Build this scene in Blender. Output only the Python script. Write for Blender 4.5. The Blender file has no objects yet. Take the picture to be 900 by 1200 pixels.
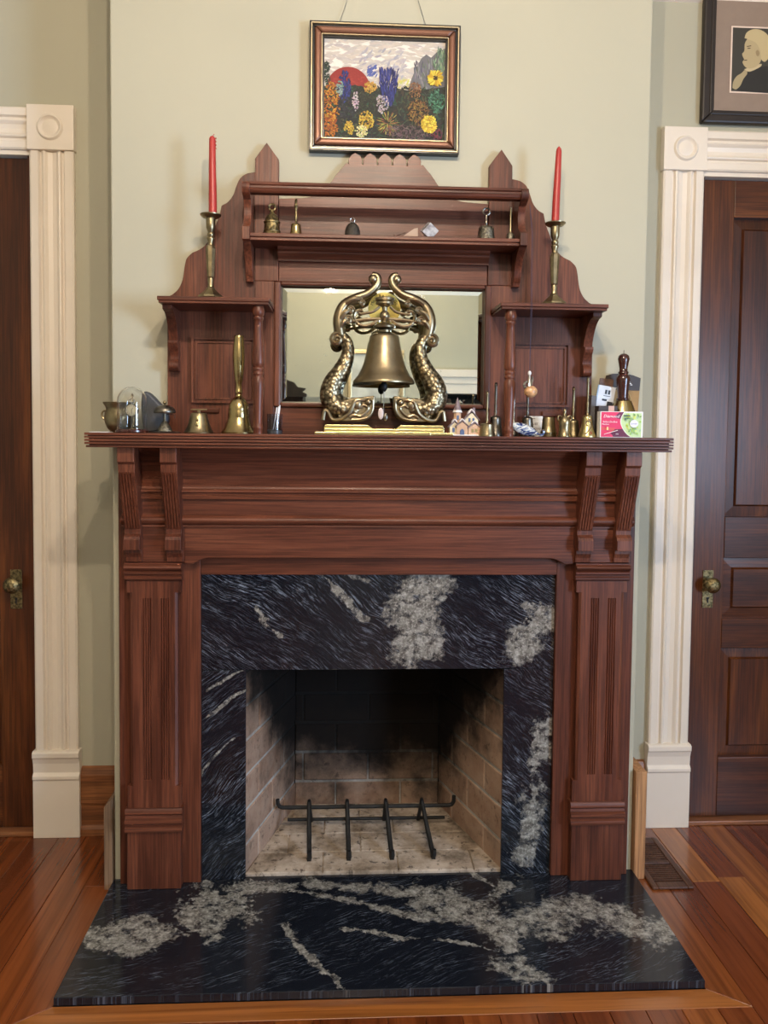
import bpy, bmesh, math, random
from mathutils import Vector, Matrix
random.seed(7)
sc = bpy.context.scene
C = sc.collection
PI = math.pi

# ---------------------------------------------------------------- camera, light, exposure
cam_d = bpy.data.cameras.new('camera'); cam = bpy.data.objects.new('camera', cam_d); C.objects.link(cam)
def cam_axes(yaw, pitch, roll):
    cy, sy, cp, sp, cr, sr = math.cos(yaw), math.sin(yaw), math.cos(pitch), math.sin(pitch), math.cos(roll), math.sin(roll)
    f = Vector((sy*cp, cy*cp, sp)); r0 = Vector((cy, -sy, 0)); u0 = r0.cross(f)
    return cr*r0 - sr*u0, sr*r0 + cr*u0, f
_r, _u, _f = cam_axes(0.052768, -0.047331, -0.010272)
M4 = Matrix(((_r.x, _u.x, -_f.x, -0.1132), (_r.y, _u.y, -_f.y, -2.2879), (_r.z, _u.z, -_f.z, 1.3323), (0, 0, 0, 1)))
cam.matrix_world = M4
cam_d.sensor_fit = 'HORIZONTAL'; cam_d.sensor_width = 36.0
cam_d.lens = 36.0*929.54/900.0
cam_d.shift_y = -51.24/900.0
cam_d.clip_start = 0.05
sc.camera = cam
W = bpy.data.worlds.new('world'); sc.world = W; W.use_nodes = True
W.node_tree.nodes['Background'].inputs[0].default_value = (.55, .72, 1.0, 1)
W.node_tree.nodes['Background'].inputs[1].default_value = 1.2
# daylight standing in the side window
al = bpy.data.lights.new('window_daylight', 'AREA'); al.shape = 'RECTANGLE'; al.size = 0.9; al.size_y = 1.5
al.energy = 150; al.color = (.50, .70, 1.0)
alo = bpy.data.objects.new('window_daylight', al); C.objects.link(alo)
alo.location = (2.50, -2.75, 1.35); alo.rotation_euler = (0, math.radians(90), 0)
BULB_POWER = 33.0
BULB_COLOR = (1.0, .83, .64)
sc.view_settings.view_transform = 'Standard'; sc.view_settings.look = 'None'
sc.view_settings.gamma = 1.0; sc.view_settings.use_curve_mapping = False
sc.view_settings.exposure = 0.76

# ---------------------------------------------------------------- helpers
class MB:
    def __init__(s): s.v = []; s.f = []; s.c = []; s.col = None
    def add(s, vs, fs):
        n = len(s.v); s.v += [tuple(v) for v in vs]; s.f += [tuple(i+n for i in f) for f in fs]
        s.c += [s.col]*len(fs); return s
    def box(s, x0, x1, y0, y1, z0, z1):
        return s.add([(x0,y0,z0),(x1,y0,z0),(x1,y1,z0),(x0,y1,z0),(x0,y0,z1),(x1,y0,z1),(x1,y1,z1),(x0,y1,z1)],
                     [(0,3,2,1),(4,5,6,7),(0,1,5,4),(1,2,6,5),(2,3,7,6),(3,0,4,7)])
    def prism(s, poly, a, b, plane='xz'):
        n = len(poly)
        def P(p, t):
            return (p[0], t, p[1]) if plane == 'xz' else ((t, p[0], p[1]) if plane == 'yz' else (p[0], p[1], t))
        vs = [P(p, a) for p in poly] + [P(p, b) for p in poly]
        fs = [tuple(range(n)), tuple(range(2*n-1, n-1, -1))] + [(i, (i+1) % n, n+(i+1) % n, n+i) for i in range(n)]
        return s.add(vs, fs)
    def lathe(s, prof, cx=0, cy=0, z=0, seg=28, caps=True, ang=0, sx=1, sy=1):
        vs = []; fs = []; m = len(prof)
        for k in range(seg):
            a = ang + 2*PI*k/seg
            for r, h in prof: vs.append((cx+r*math.cos(a)*sx, cy+r*math.sin(a)*sy, z+h))
        for k in range(seg):
            k2 = (k+1) % seg
            for i in range(m-1): fs.append((k*m+i, k2*m+i, k2*m+i+1, k*m+i+1))
        if caps:
            fs.append(tuple(k*m for k in range(seg-1, -1, -1))); fs.append(tuple(k*m+m-1 for k in range(seg)))
        return s.add(vs, fs)
    def tube(s, pts, rad, seg=10, flat=1.0, caps=True):
        pts = [Vector(p) for p in pts]; n = len(pts)
        if not hasattr(rad, '__len__'): rad = [rad]*n
        vs = []; fs = []
        up = None
        for i, p in enumerate(pts):
            t = (pts[min(i+1, n-1)] - pts[max(i-1, 0)]).normalized()
            if up is None:
                up = Vector((0, 1, 0)) if abs(t.y) < .9 else Vector((1, 0, 0))
            a = (up - t*up.dot(t)).normalized(); b = t.cross(a); up = a
            for k in range(seg):
                w = 2*PI*k/seg; vs.append(p + a*math.cos(w)*rad[i]*flat + b*math.sin(w)*rad[i])
        for i in range(n-1):
            for k in range(seg): fs.append((i*seg+k, i*seg+(k+1) % seg, (i+1)*seg+(k+1) % seg, (i+1)*seg+k))
        if caps:
            fs.append(tuple(range(seg-1, -1, -1))); fs.append(tuple((n-1)*seg+k for k in range(seg)))
        return s.add(vs, fs)
    def ball(s, c, r, sx=1, sy=1, sz=1, seg=14, rings=8):
        prof = [(max(1e-5, r*math.sin(PI*i/rings)), -r*math.cos(PI*i/rings)*sz) for i in range(rings+1)]
        return s.lathe(prof, c[0], c[1], c[2], seg, False, 0, sx, sy)
    def rot(s, m, c=(0, 0, 0)):
        c = Vector(c); s.v = [tuple(m @ (Vector(v)-c) + c) for v in s.v]; return s
    def build(s, name, mat, parent=None, smooth=False, bevel=0, world=False, bseg=2, angle=.6):
        off = Vector((0, 0, 0)); p = parent
        if world:
            while p is not None: off += p.location; p = p.parent
        me = bpy.data.meshes.new(name)
        me.from_pydata([tuple(Vector(v)-off) for v in s.v], [], s.f)
        if any(c is not None for c in s.c):
            at = me.color_attributes.new('Col', 'FLOAT_COLOR', 'CORNER')
            for p_ in me.polygons:
                cc = s.c[p_.index] or (0, 0, 0)
                for li in p_.loop_indices: at.data[li].color = (cc[0], cc[1], cc[2], 1)
        if not any(c is not None for c in s.c):
            bm = bmesh.new(); bm.from_mesh(me); bmesh.ops.recalc_face_normals(bm, faces=bm.faces); bm.to_mesh(me); bm.free()
        if smooth:
            me.polygons.foreach_set('use_smooth', [True]*len(me.polygons)); me.set_sharp_from_angle(angle=angle)
        me.materials.append(mat)
        o = bpy.data.objects.new(name, me); C.objects.link(o); o.parent = parent
        if bevel:
            b = o.modifiers.new('bevel', 'BEVEL'); b.width = bevel; b.segments = bseg; b.limit_method = 'ANGLE'; b.angle_limit = .6
        return o
def tag(o, label, cat, group=None):
    o['label'] = label; o['category'] = cat
    if group: o['group'] = group
    return o
def thing(name, label, cat, loc, group=None):
    o = bpy.data.objects.new(name, None); C.objects.link(o); o.location = loc; o.empty_display_size = .05
    return tag(o, label, cat, group)
def struct(name, label=None, loc=(0, 0, 0)):
    o = bpy.data.objects.new(name, None); C.objects.link(o); o.location = loc; o['kind'] = 'structure'
    if label: o['label'] = label
    return o
def smooth_curve(pts, n=6):
    """Catmull-Rom through pts (tuples of any size)"""
    out = []; m = len(pts)
    for i in range(m-1):
        p0 = pts[max(i-1, 0)]; p1 = pts[i]; p2 = pts[i+1]; p3 = pts[min(i+2, m-1)]
        for k in range(n):
            t = k/n
            out.append(tuple(.5*(2*b+(c-a)*t+(2*a-5*b+4*c-d)*t*t+(-a+3*b-3*c+d)*t**3) for a, b, c, d in zip(p0, p1, p2, p3)))
    out.append(tuple(pts[-1])); return out

# ---------------------------------------------------------------- materials
class NT:
    def __init__(s, name):
        m = bpy.data.materials.new(name); m.use_nodes = True; s.m = m; s.t = m.node_tree
        s.b = s.t.nodes['Principled BSDF']
    def n(s, typ, **kw):
        nd = s.t.nodes.new(typ)
        for k, v in kw.items(): setattr(nd, k, v)
        return nd
    def l(s, a, b): s.t.links.new(a, b)
    def set(s, node, key, v):
        if hasattr(v, 'is_linked') or isinstance(v, bpy.types.NodeSocket): s.l(v, node.inputs[key])
        else: node.inputs[key].default_value = v
    def math(s, op, a, b=0.0, c=0.0, clamp=False):
        nd = s.n('ShaderNodeMath', operation=op, use_clamp=clamp)
        s.set(nd, 0, a); s.set(nd, 1, b); s.set(nd, 2, c); return nd.outputs[0]
    def mr(s, v, a, b, c=0.0, d=1.0, smooth=True):
        nd = s.n('ShaderNodeMapRange', interpolation_type='SMOOTHSTEP' if smooth else 'LINEAR')
        for i, x in enumerate((v, a, b, c, d)): s.set(nd, i, x)
        return nd.outputs[0]
    def noise(s, vec, scale=5, detail=4, rough=.5, dist=0.0):
        nd = s.n('ShaderNodeTexNoise'); s.l(vec, nd.inputs['Vector'])
        nd.inputs['Scale'].default_value = scale; nd.inputs['Detail'].default_value = detail
        nd.inputs['Roughness'].default_value = rough; nd.inputs['Distortion'].default_value = dist
        return nd.outputs['Fac']
    def mapping(s, vec, loc=(0,0,0), rot=(0,0,0), scale=(1,1,1)):
        nd = s.n('ShaderNodeMapping'); s.l(vec, nd.inputs[0])
        nd.inputs['Location'].default_value = loc; nd.inputs['Rotation'].default_value = rot; nd.inputs['Scale'].default_value = scale
        return nd.outputs[0]
    def obj(s): return s.n('ShaderNodeTexCoord').outputs['Object']
    def rnd_vec(s, vec, amt=7.0):
        r = s.n('ShaderNodeObjectInfo').outputs['Random']
        nd = s.n('ShaderNodeVectorMath', operation='ADD'); s.l(vec, nd.inputs[0])
        cb = s.n('ShaderNodeCombineXYZ')
        for i, k in enumerate((1.0, 2.3, 3.1)): s.l(s.math('MULTIPLY', r, amt*k), cb.inputs[i])
        s.l(cb.outputs[0], nd.inputs[1]); return nd.outputs[0]
    def ramp(s, fac, stops):
        nd = s.n('ShaderNodeValToRGB'); s.l(fac, nd.inputs[0]); e = nd.color_ramp.elements
        while len(e) < len(stops): e.new(.5)
        for el, (p, c) in zip(e, stops): el.position = p; el.color = (*c, 1)
        return nd.outputs[0]
    def mix(s, fac, a, b, mode='MIX'):
        nd = s.n('ShaderNodeMix', data_type='RGBA', blend_type=mode)
        s.set(nd, 0, fac)
        for i, v in ((6, a), (7, b)):
            if isinstance(v, tuple): nd.inputs[i].default_value = (*v, 1)
            else: s.l(v, nd.inputs[i])
        return nd.outputs[2]
    def bump(s, h, strength=.2, dist=.002):
        nd = s.n('ShaderNodeBump'); nd.inputs['Strength'].default_value = strength; nd.inputs['Distance'].default_value = dist
        s.l(h, nd.inputs['Height']); s.l(nd.outputs[0], s.b.inputs['Normal'])
    def col(s, c):
        if isinstance(c, tuple): s.b.inputs['Base Color'].default_value = (*c, 1)
        else: s.l(c, s.b.inputs['Base Color'])
    def p(s, **kw):
        for k, v in kw.items(): s.set(s.b, {'rough': 'Roughness', 'metal': 'Metallic', 'spec': 'Specular IOR Level', 'coat': 'Coat Weight', 'coatr': 'Coat Roughness', 'trans': 'Transmission Weight', 'ior': 'IOR', 'emit': 'Emission Strength', 'sss': 'Subsurface Weight'}[k], v)
        return s
def srgb(r, g, b):
    f = lambda c: (c/255/12.92) if c/255 <= .04045 else ((c/255+.055)/1.055)**2.4
    return (f(r), f(g), f(b))
def plain(name, c, rough=.5, metal=0.0, noise_amt=.12, scale=30, **kw):
    t = NT(name); v = t.obj(); f = t.noise(v, scale, 3)
    d = tuple(x*(1-noise_amt) for x in c); h = tuple(min(1, x*(1+noise_amt)) for x in c)
    t.col(t.ramp(f, [(.3, d), (.7, h)])); t.p(rough=rough, metal=metal, **kw); return t.m
def wood(name, dark, mid, light, axis='z', rough=.42, sc_=9.0, pore=.42, coat=.12, bump=.25, contrast=(.3, .5, .72)):
    t = NT(name); v = t.rnd_vec(t.obj())
    k = {'x': 0, 'y': 1, 'z': 2}[axis]
    s1 = [sc_]*3; s1[k] = sc_*.09; s2 = [190.0]*3; s2[k] = 5.0
    f1 = t.noise(t.mapping(v, scale=tuple(s1)), 1.0, 5, .6, 1.1)
    f2 = t.noise(t.mapping(v, scale=tuple(s2)), 1.0, 3, .6)
    base = t.ramp(f1, [(contrast[0], dark), (contrast[1], mid), (contrast[2], light)])
    pf = t.mr(f2, .38, .62, 1-pore, 1.0)
    c = t.mix(1.0, base, t.ramp(pf, [(0, (0, 0, 0)), (1, (1, 1, 1))]), 'MULTIPLY')
    t.col(c); t.p(rough=rough, coat=coat, coatr=.25, spec=.32)
    t.bump(f2, bump, .0012); return t.m
MAH = ((.062, .0158, .0078), (.124, .0348, .0168), (.195, .063, .032))
wx = wood('mahogany_x', *MAH, axis='x'); wy = wood('mahogany_y', *MAH, axis='y'); wz = wood('mahogany_z', *MAH, axis='z')
DR = ((.034, .0082, .002), (.085, .0215, .0042), (.16, .047, .009))
dz = wood('door_wood_z', *DR, axis='z', rough=.40, coat=.12); dx = wood('door_wood_x', *DR, axis='x', rough=.40, coat=.12)
pine_raw = wood('raw_pine', (.36, .16, .065), (.46, .22, .095), (.55, .29, .13), axis='z', rough=.6, coat=0)
base_wood = wood('baseboard_wood', (.15, .05, .017), (.27, .10, .035), (.36, .15, .055), axis='x', rough=.4)
def floor_mat(name, axis):
    t = NT(name); v = t.rnd_vec(t.obj()); k = 1 if axis == 'y' else 0
    s1 = [26.0]*3; s1[k] = 1.0; s2 = [150.0]*3; s2[k] = 4.0
    f1 = t.noise(t.mapping(v, scale=tuple(s1)), 1.0, 4, .55, .8); f2 = t.noise(t.mapping(v, scale=tuple(s2)), 1.0, 3)
    r = t.n('ShaderNodeObjectInfo').outputs['Random']
    tone = t.ramp(r, [(0, (.10, .022, .006)), (.3, (.16, .038, .009)), (.65, (.21, .054, .012)), (.88, (.26, .078, .016)), (1, (.37, .135, .03))])
    streak = t.ramp(f1, [(.32, (.55, .5, .45)), (.55, (1, 1, 1)), (.7, (1.15, 1.18, 1.2))])
    c = t.mix(1.0, tone, streak, 'MULTIPLY'); c = t.mix(t.mr(f2, .45, .3, 0, .35), c, (.07, .015, .004))
    t.col(c); t.p(rough=.24, coat=.5, coatr=.12); t.bump(f1, .06, .001); return t.m
fl_y = floor_mat('heart_pine_y', 'y'); fl_x = floor_mat('heart_pine_x', 'x')
def wall_mat(name, c):
    t = NT(name); v = t.obj(); f = t.noise(v, 1.4, 3); g = t.noise(v, 160, 2)
    t.col(t.ramp(f, [(.3, tuple(x*.96 for x in c)), (.7, tuple(min(1, x*1.03) for x in c))])); t.p(rough=.62, spec=.3); t.bump(g, .06, .001); return t.m
sage = wall_mat('sage_paint', (.44, .418, .318))
cream = wall_mat('ceiling_paint', (.75, .72, .64))
def trim_mat():
    t = NT('trim_paint'); v = t.obj(); f = t.noise(v, 3, 4); chip = t.noise(v, 22, 6, .7)
    c = t.ramp(f, [(.3, (.70, .62, .52)), (.7, (.78, .70, .60))])
    c = t.mix(t.mr(chip, .72, .76, 0, .55), c, (.42, .36, .25)); t.col(c); t.p(rough=.42); t.bump(f, .05, .003); return t.m
white = trim_mat()
grey_sage = plain('sage_edge', (.62, .60, .50), .6, noise_amt=.05)

def granite(name, streak_rot, segs, blobs, plane='xy', streak_amt=.85):
    """black granite: fine pale streaks that flow, grey-cream veins (segments) and granular patches (blobs), in object coords"""
    t = NT(name); v0 = t.obj()
    if plane == 'xz':
        sp = t.n('ShaderNodeSeparateXYZ'); t.l(v0, sp.inputs[0]); cb = t.n('ShaderNodeCombineXYZ')
        t.l(sp.outputs[0], cb.inputs[0]); t.l(sp.outputs[2], cb.inputs[1]); v = cb.outputs[0]
    else:
        sp0 = t.n('ShaderNodeSeparateXYZ'); t.l(v0, sp0.inputs[0]); cb = t.n('ShaderNodeCombineXYZ')
        t.l(sp0.outputs[0], cb.inputs[0]); t.l(sp0.outputs[1], cb.inputs[1]); v = cb.outputs[0]
    nz = t.n('ShaderNodeTexNoise'); t.l(v, nz.inputs['Vector']); nz.inputs['Scale'].default_value = 2.4; nz.inputs['Detail'].default_value = 3
    wv = t.n('ShaderNodeVectorMath', operation='MULTIPLY_ADD'); t.l(nz.outputs['Color'], wv.inputs[0]); wv.inputs[1].default_value = (.16, .16, 0); t.l(v, wv.inputs[2])
    warp = wv.outputs[0]
    rw = t.mapping(warp, rot=(0, 0, streak_rot))
    st = t.noise(t.mapping(rw, scale=(24, 260, 1)), 1.0, 6, .78, .3)
    st2 = t.noise(t.mapping(rw, scale=(3.5, 26, 1)), 1.0, 3, .6)
    dens = t.mr(t.noise(v, 3.0, 3), .35, .65, .0, 1.0)
    sm = t.math('MULTIPLY', t.mr(st, .50, .66), t.mr(st2, .40, .60, .12, 1.0), clamp=True)
    sm = t.math('MULTIPLY', sm, t.math('MULTIPLY_ADD', dens, .75, .25))
    c = t.mix(t.math('MULTIPLY', sm, streak_amt), (.0065, .008, .0125), (.34, .39, .48))
    gran = t.noise(v, 120, 5, .7); gr2 = t.noise(v, 38, 5, .7)
    patch = t.ramp(gr2, [(.32, (.03, .03, .03)), (.44, (.12, .11, .095)), (.56, (.235, .225, .20)), (.70, (.42, .41, .375))])
    patch = t.mix(t.mr(gran, .50, .62, 0, .5), patch, (.52, .50, .45))
    edge = t.math('ADD', t.math('MULTIPLY', t.noise(v, 12, 4, .6), .6), t.math('MULTIPLY', t.noise(v, 55, 5, .7), .4))
    sp2 = t.n('ShaderNodeSeparateXYZ'); t.l(warp, sp2.inputs[0]); X, Y = sp2.outputs[0], sp2.outputs[1]
    X = t.math('SUBTRACT', X, .08); Y = t.math('SUBTRACT', Y, .08)
    eo = t.math('MULTIPLY_ADD', edge, -2.0, 1.0)
    def seg(ax, ay, bx, by, w, amp):
        dx, dy = bx-ax, by-ay; L2 = dx*dx+dy*dy
        px = t.math('SUBTRACT', X, ax); py = t.math('SUBTRACT', Y, ay)
        h = t.math('DIVIDE', t.math('ADD', t.math('MULTIPLY', px, dx), t.math('MULTIPLY', py, dy)), L2, clamp=True)
        ex = t.math('MULTIPLY_ADD', h, -dx, px); ey = t.math('MULTIPLY_ADD', h, -dy, py)
        d = t.math('SQRT', t.math('ADD', t.math('MULTIPLY', ex, ex), t.math('MULTIPLY', ey, ey)))
        d = t.math('MULTIPLY_ADD', eo, amp*4.5, d)
        return t.mr(d, w*1.5, w*.5)
    m = None
    for s_ in segs:
        k = seg(*s_[:5], s_[5]); m = k if m is None else t.math('MAXIMUM', m, k)
    for (cx, cy, rx, ry, amp) in blobs:
        ex = t.math('DIVIDE', t.math('SUBTRACT', X, cx), rx); ey = t.math('DIVIDE', t.math('SUBTRACT', Y, cy), ry)
        d = t.math('SQRT', t.math('ADD', t.math('MULTIPLY', ex, ex), t.math('MULTIPLY', ey, ey)))
        k = t.mr(t.math('MULTIPLY_ADD', eo, amp*3.6, d), 1.15, .8)
        m = k if m is None else t.math('MAXIMUM', m, k)
    if m is not None:
        holes = t.mr(t.noise(v, 26, 6, .75), .38, .50, .1, 1.0)
        c = t.mix(t.math('MULTIPLY', m, holes), c, patch)
    t.col(c); t.p(rough=.13, spec=.55); return t.m

def brick_mat(name, light=False):
    t = NT(name); geo = t.n('ShaderNodeNewGeometry'); pos = geo.outputs['Position']
    r = t.n('ShaderNodeObjectInfo').outputs['Random']; v = t.rnd_vec(t.obj())
    n1 = t.noise(v, 16, 5, .65); n2 = t.noise(v, 90, 3, .6); n3 = t.noise(pos, 7.0, 5, .65); n4 = t.noise(pos, 26, 5, .7)
    if light: base = t.ramp(n1, [(.3, (.44, .40, .35)), (.7, (.58, .54, .48))])
    else:
        base = t.mix(r, (.30, .175, .115), (.39, .255, .18))
        base = t.mix(t.mr(n1, .35, .65, 0, .6), base, (.44, .31, .225))
        base = t.mix(t.mr(n2, .6, .72, 0, .5), base, (.09, .06, .045))
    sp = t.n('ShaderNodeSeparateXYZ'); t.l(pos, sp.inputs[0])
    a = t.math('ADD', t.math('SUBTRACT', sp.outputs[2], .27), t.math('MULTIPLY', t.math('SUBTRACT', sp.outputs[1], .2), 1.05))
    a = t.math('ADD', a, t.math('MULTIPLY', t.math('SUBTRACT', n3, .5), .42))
    soot_shade = t.mr(a, -.16, .24, 0, .985)  # sooty black plus the cavity's shade painted in, deeper toward the upper back
    spots = t.mr(n4, .56, .70, 0, .7)
    base = t.mix(spots, base, (.05, .035, .025)); base = t.mix(t.mr(n3, .5, .68, 0, .4), base, (.10, .075, .055))
    t.col(t.mix(soot_shade, base, (.006, .005, .0045))); t.p(rough=.9, spec=.15); t.bump(n1, .5, .003); return t.m
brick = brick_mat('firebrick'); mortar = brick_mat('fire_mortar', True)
def ash_brick():
    t = NT('ash_firebrick'); pos = t.n('ShaderNodeNewGeometry').outputs['Position']
    a = t.noise(pos, 9, 5, .65); b = t.noise(pos, 34, 5, .7)
    c = t.ramp(a, [(.36, (.16, .12, .085)), (.47, (.33, .26, .195)), (.62, (.52, .43, .345))])
    c = t.mix(t.mr(b, .54, .66, 0, .85), c, (.06, .045, .035)); t.col(c); t.p(rough=.95, spec=.1); t.bump(b, .5, .004); return t.m
ash = ash_brick()

def metal(name, c, rough=.28, dark=None, amt=.5, scale=40, bump=0.0, mtl=1.0):
    t = NT(name); v = t.obj(); f = t.noise(v, scale, 4, .6)
    d = dark or tuple(x*.35 for x in c)
    t.col(t.mix(t.mr(f, .42, .62, 0, amt), c, d)); t.p(rough=rough, metal=mtl)
    if bump: t.bump(f, bump, .003)
    return t.m
brass = metal('polished_brass', (.43, .33, .155), .25, amt=.2, scale=12)
brass_old = metal('aged_brass', (.31, .25, .145), .36, (.14, .11, .065), .45, 30)
brass_orn = metal('ornate_brass', (.30, .23, .11), .36, (.05, .045, .025), .8, 150, .9)
bronze = metal('antique_bronze', (.33, .265, .165), .36, (.15, .115, .068), .4, 16)
bright_brass = metal('lacquered_brass', (.60, .50, .24), .3, amt=.12, scale=10)
pewter = metal('dark_pewter', (.20, .18, .15), .36, (.07, .06, .05), .5, 40)
pewter_orn = metal('ornate_pewter', (.24, .22, .17), .4, (.06, .055, .045), .8, 190, .9)
dark_iron = metal('dark_iron', (.028, .027, .026), .55, (.012, .012, .012), .5, 60, .4, .6)
dark_bell = metal('dark_bell_metal', (.075, .066, .055), .6, (.03, .028, .025), .6, 160, .8, .8)
silver = metal('silver', (.62, .61, .58), .25, amt=.2)
def fish_mat():
    t = NT('scaled_bronze'); v = t.obj()
    vo = t.n('ShaderNodeTexVoronoi', feature='F1'); t.l(t.mapping(v, scale=(1, .55, 1)), vo.inputs['Vector']); vo.inputs['Scale'].default_value = 95
    d = vo.outputs['Distance']
    t.col(t.mix(t.mr(d, .3, .62), (.42, .35, .22), (.13, .10, .06))); t.p(rough=.38, metal=1.0)
    inv = t.math('SUBTRACT', 1.0, d); t.bump(inv, .55, .004); return t.m
fishm = fish_mat()
def mirror_mat(r=.015, k=0.0):
    t = NT('mirror_silver'); v = t.obj(); f = t.noise(v, 70, 4, .75); g = t.noise(v, 6, 4)
    s = t.math('MULTIPLY', t.mr(f, .64, .70), t.mr(g, .5, .65), clamp=True)
    t.col((.66, .68, .60)); t.p(metal=t.math('MULTIPLY_ADD', s, -.7, 1.0), rough=t.math('MULTIPLY_ADD', s, .5, r)); return t.m
mirror = mirror_mat()
def glass_mat(name, c=(.97, .98, .98), rough=.0):
    t = NT(name); t.col(c); t.p(trans=1.0, rough=rough, ior=1.45); return t.m
glass = glass_mat('clear_glass'); glass_grey = glass_mat('grey_glass', (.74, .76, .80), .04)
def wax():
    t = NT('red_wax'); f = t.noise(t.obj(), 20, 2); t.col(t.ramp(f, [(.3, (.33, .026, .022)), (.7, (.39, .034, .028))])); t.p(rough=.38, sss=.08); return t.m
red_wax = wax()
def vcol(name, rough=.6, noisy=0):
    t = NT(name); a = t.n('ShaderNodeVertexColor'); a.layer_name = 'Col'
    c = a.outputs[0]
    if noisy:
        f = t.noise(t.obj(), 130, 4); c = t.mix(t.mr(f, .3, .7, 0, noisy), c, (.9, .85, .75), 'MULTIPLY'); t.bump(f, .4, .002)
    t.col(c); t.p(rough=rough); return t.m
print_m = vcol('printed_colours'); paint_m = vcol('oil_paint', .7, .35)
paper = plain('white_paper', (.78, .78, .78), .7, noise_amt=.03)
black = plain('black_paint', (.012, .011, .011), .3)
dark_void = plain('dark_void', (.01, .009, .008), .9)
frame_black = plain('frame_black', (.02, .013, .010), .45)
frame_copper = metal('frame_copper', (.19, .08, .045), .4, amt=.2, scale=8, mtl=.35)
frame_gold = metal('frame_gold_line', (.55, .44, .27), .35, amt=.2, mtl=.8)
mat_board = plain('taupe_mat_board', (.27, .20, .155), .8, noise_amt=.04)
mat_pink = plain('cream_mat_bevel', (.75, .60, .50), .8, noise_amt=.03)
wood_handle = wood('dark_turned_handle', (.035, .009, .006), (.06, .015, .01), (.085, .022, .014), rough=.2, coat=.8)
steel_wire = metal('thin_wire', (.35, .33, .3), .4)

# ================================================================ THE SETTING
XL, XR, YF, YB, ZC = -2.45, 2.45, -5.06, .31, 3.25
fl = struct('floor', 'glossy heart pine plank floor')
MB().box(XL, XR, YF, YB+.4, -.04, -.014).build('subfloor', dark_void, fl)
BX, BY0 = .853, -.548       # outer edge of the mitred border round the hearth
def plank(x0, x1, y0, y1):
    m = MB().box(-(x1-x0)/2+.0006, (x1-x0)/2-.0006, -(y1-y0)/2+.0006, (y1-y0)/2-.0006, -.014, 0)
    o = m.build('plank', fl_y, fl, bevel=.0012, bseg=1); o.location = ((x0+x1)/2, (y0+y1)/2, 0)
pw = 2*BX/20
n = int(round((XR-XL)/pw)); x = -BX - round((-BX-XL)/pw)*pw
edges = []
while x < XR-.01:
    edges.append(x); x += pw
for x in edges:
    x0, x1 = max(x, XL), min(x+pw, XR)
    if x1-x0 < .02: continue
    inside = x0 > -BX-.01 and x1 < BX+.01
    x0c = x0
    cuts = [BY0 if inside else YB+.02]
    y = cuts[0]-(random.uniform(.15, 1.5) if not inside else random.uniform(.4, 1.6))
    while y > YF+.4: cuts.append(y); y -= random.uniform(1.2, 2.2)
    cuts.append(YF)
    for a, b in zip(cuts[1:], cuts[:-1]): plank(x0, min(x1, x1), a, b)
# planks between the border and the side walls start at +/-BX; fill strip on the right
def board(poly, mat):
    MB().prism(poly, -.014, 0, 'xy').build('border_board', mat, fl, bevel=.001, bseg=1)
HX, HY = .7695, -.486
board([(-HX, HY), (HX, HY), (BX, BY0), (-BX, BY0)], fl_x)
board([(HX, .0), (BX, .0), (BX, BY0), (HX, HY)], fl_y); board([(-HX, 0), (-BX, 0), (-BX, BY0), (-HX, HY)], fl_y)
board([(HX, .0), (BX, .0), (BX, .33), (HX, .33)], fl_y); board([(-HX, 0), (-BX, 0), (-BX, .33), (-HX, .33)], fl_y)

# walls: chimney breast with the firebox opening cut out
CH = .765
ch = struct('wall_chimney', 'pale sage plaster chimney breast')
m = MB().prism([(-CH, 0), (-.43, 0), (-.43, .93), (.43, .93), (.43, 0), (CH, 0), (CH, ZC), (-CH, ZC)], 0, YB+.02)
m.build('plaster', sage, ch, world=True, bevel=.004)
o = struct('wall_back', 'sage green wall behind the doors')
LD0, LD1, RD0, RD1 = -1.955, -1.098, 1.062, 1.92       # door openings
mb = MB()
mb.box(XL-.1, LD0, YB, YB+.12, 0, ZC).box(LD0, LD1, YB, YB+.12, 2.197, ZC).box(LD1, -CH+.001, YB, YB+.12, 0, ZC)
mb.box(CH-.001, RD0, YB, YB+.12, 0, ZC).box(RD0, RD1, YB, YB+.12, 2.19, ZC).box(RD1, XR+.1, YB, YB+.12, 0, ZC)
mb.build('plaster', sage, o)
# side walls; the right one has a window
o = MB().box(XL-.1, XL, YF, YB, 0, ZC).build('wall_left', sage); o['kind'] = 'structure'
WY0, WY1, WZ0, WZ1 = -3.25, -2.25, .55, 2.2
o = MB().box(XR, XR+.1, YF, WY0, 0, ZC).box(XR, XR+.1, WY1, YB, 0, ZC).box(XR, XR+.1, WY0, WY1, 0, WZ0).box(XR, XR+.1, WY0, WY1, WZ1, ZC).build('wall_right', sage); o['kind'] = 'structure'
OX0, OX1, OZ = .80, 1.85, 1.68
o = MB().box(XL-.1, OX0, YF-.1, YF, 0, ZC).box(OX0, OX1, YF-.1, YF, OZ, ZC).box(OX1, XR+.1, YF-.1, YF, 0, ZC).build('wall_front', sage); o['kind'] = 'structure'
o = MB().box(OX0-.3, OX1+.3, YF-1.3, YF-1.2, 0, 2.6).box(OX0-.4, OX0-.3, YF-1.3, YF-.1, 0, 2.6).box(OX1+.3, OX1+.4, YF-1.3, YF-.1, 0, 2.6).box(OX0-.4, OX1+.4, YF-1.3, YF-.1, 2.6, 2.7).box(OX0-.4, OX1+.4, YF-1.3, YF-.0, -.04, 0).build('wall_passage', dark_void); o['kind'] = 'structure'
o = MB().box(XL-.1, XR+.1, YF-.1, YB+.12, ZC, ZC+.1).build('ceiling', cream); o['kind'] = 'structure'
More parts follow.
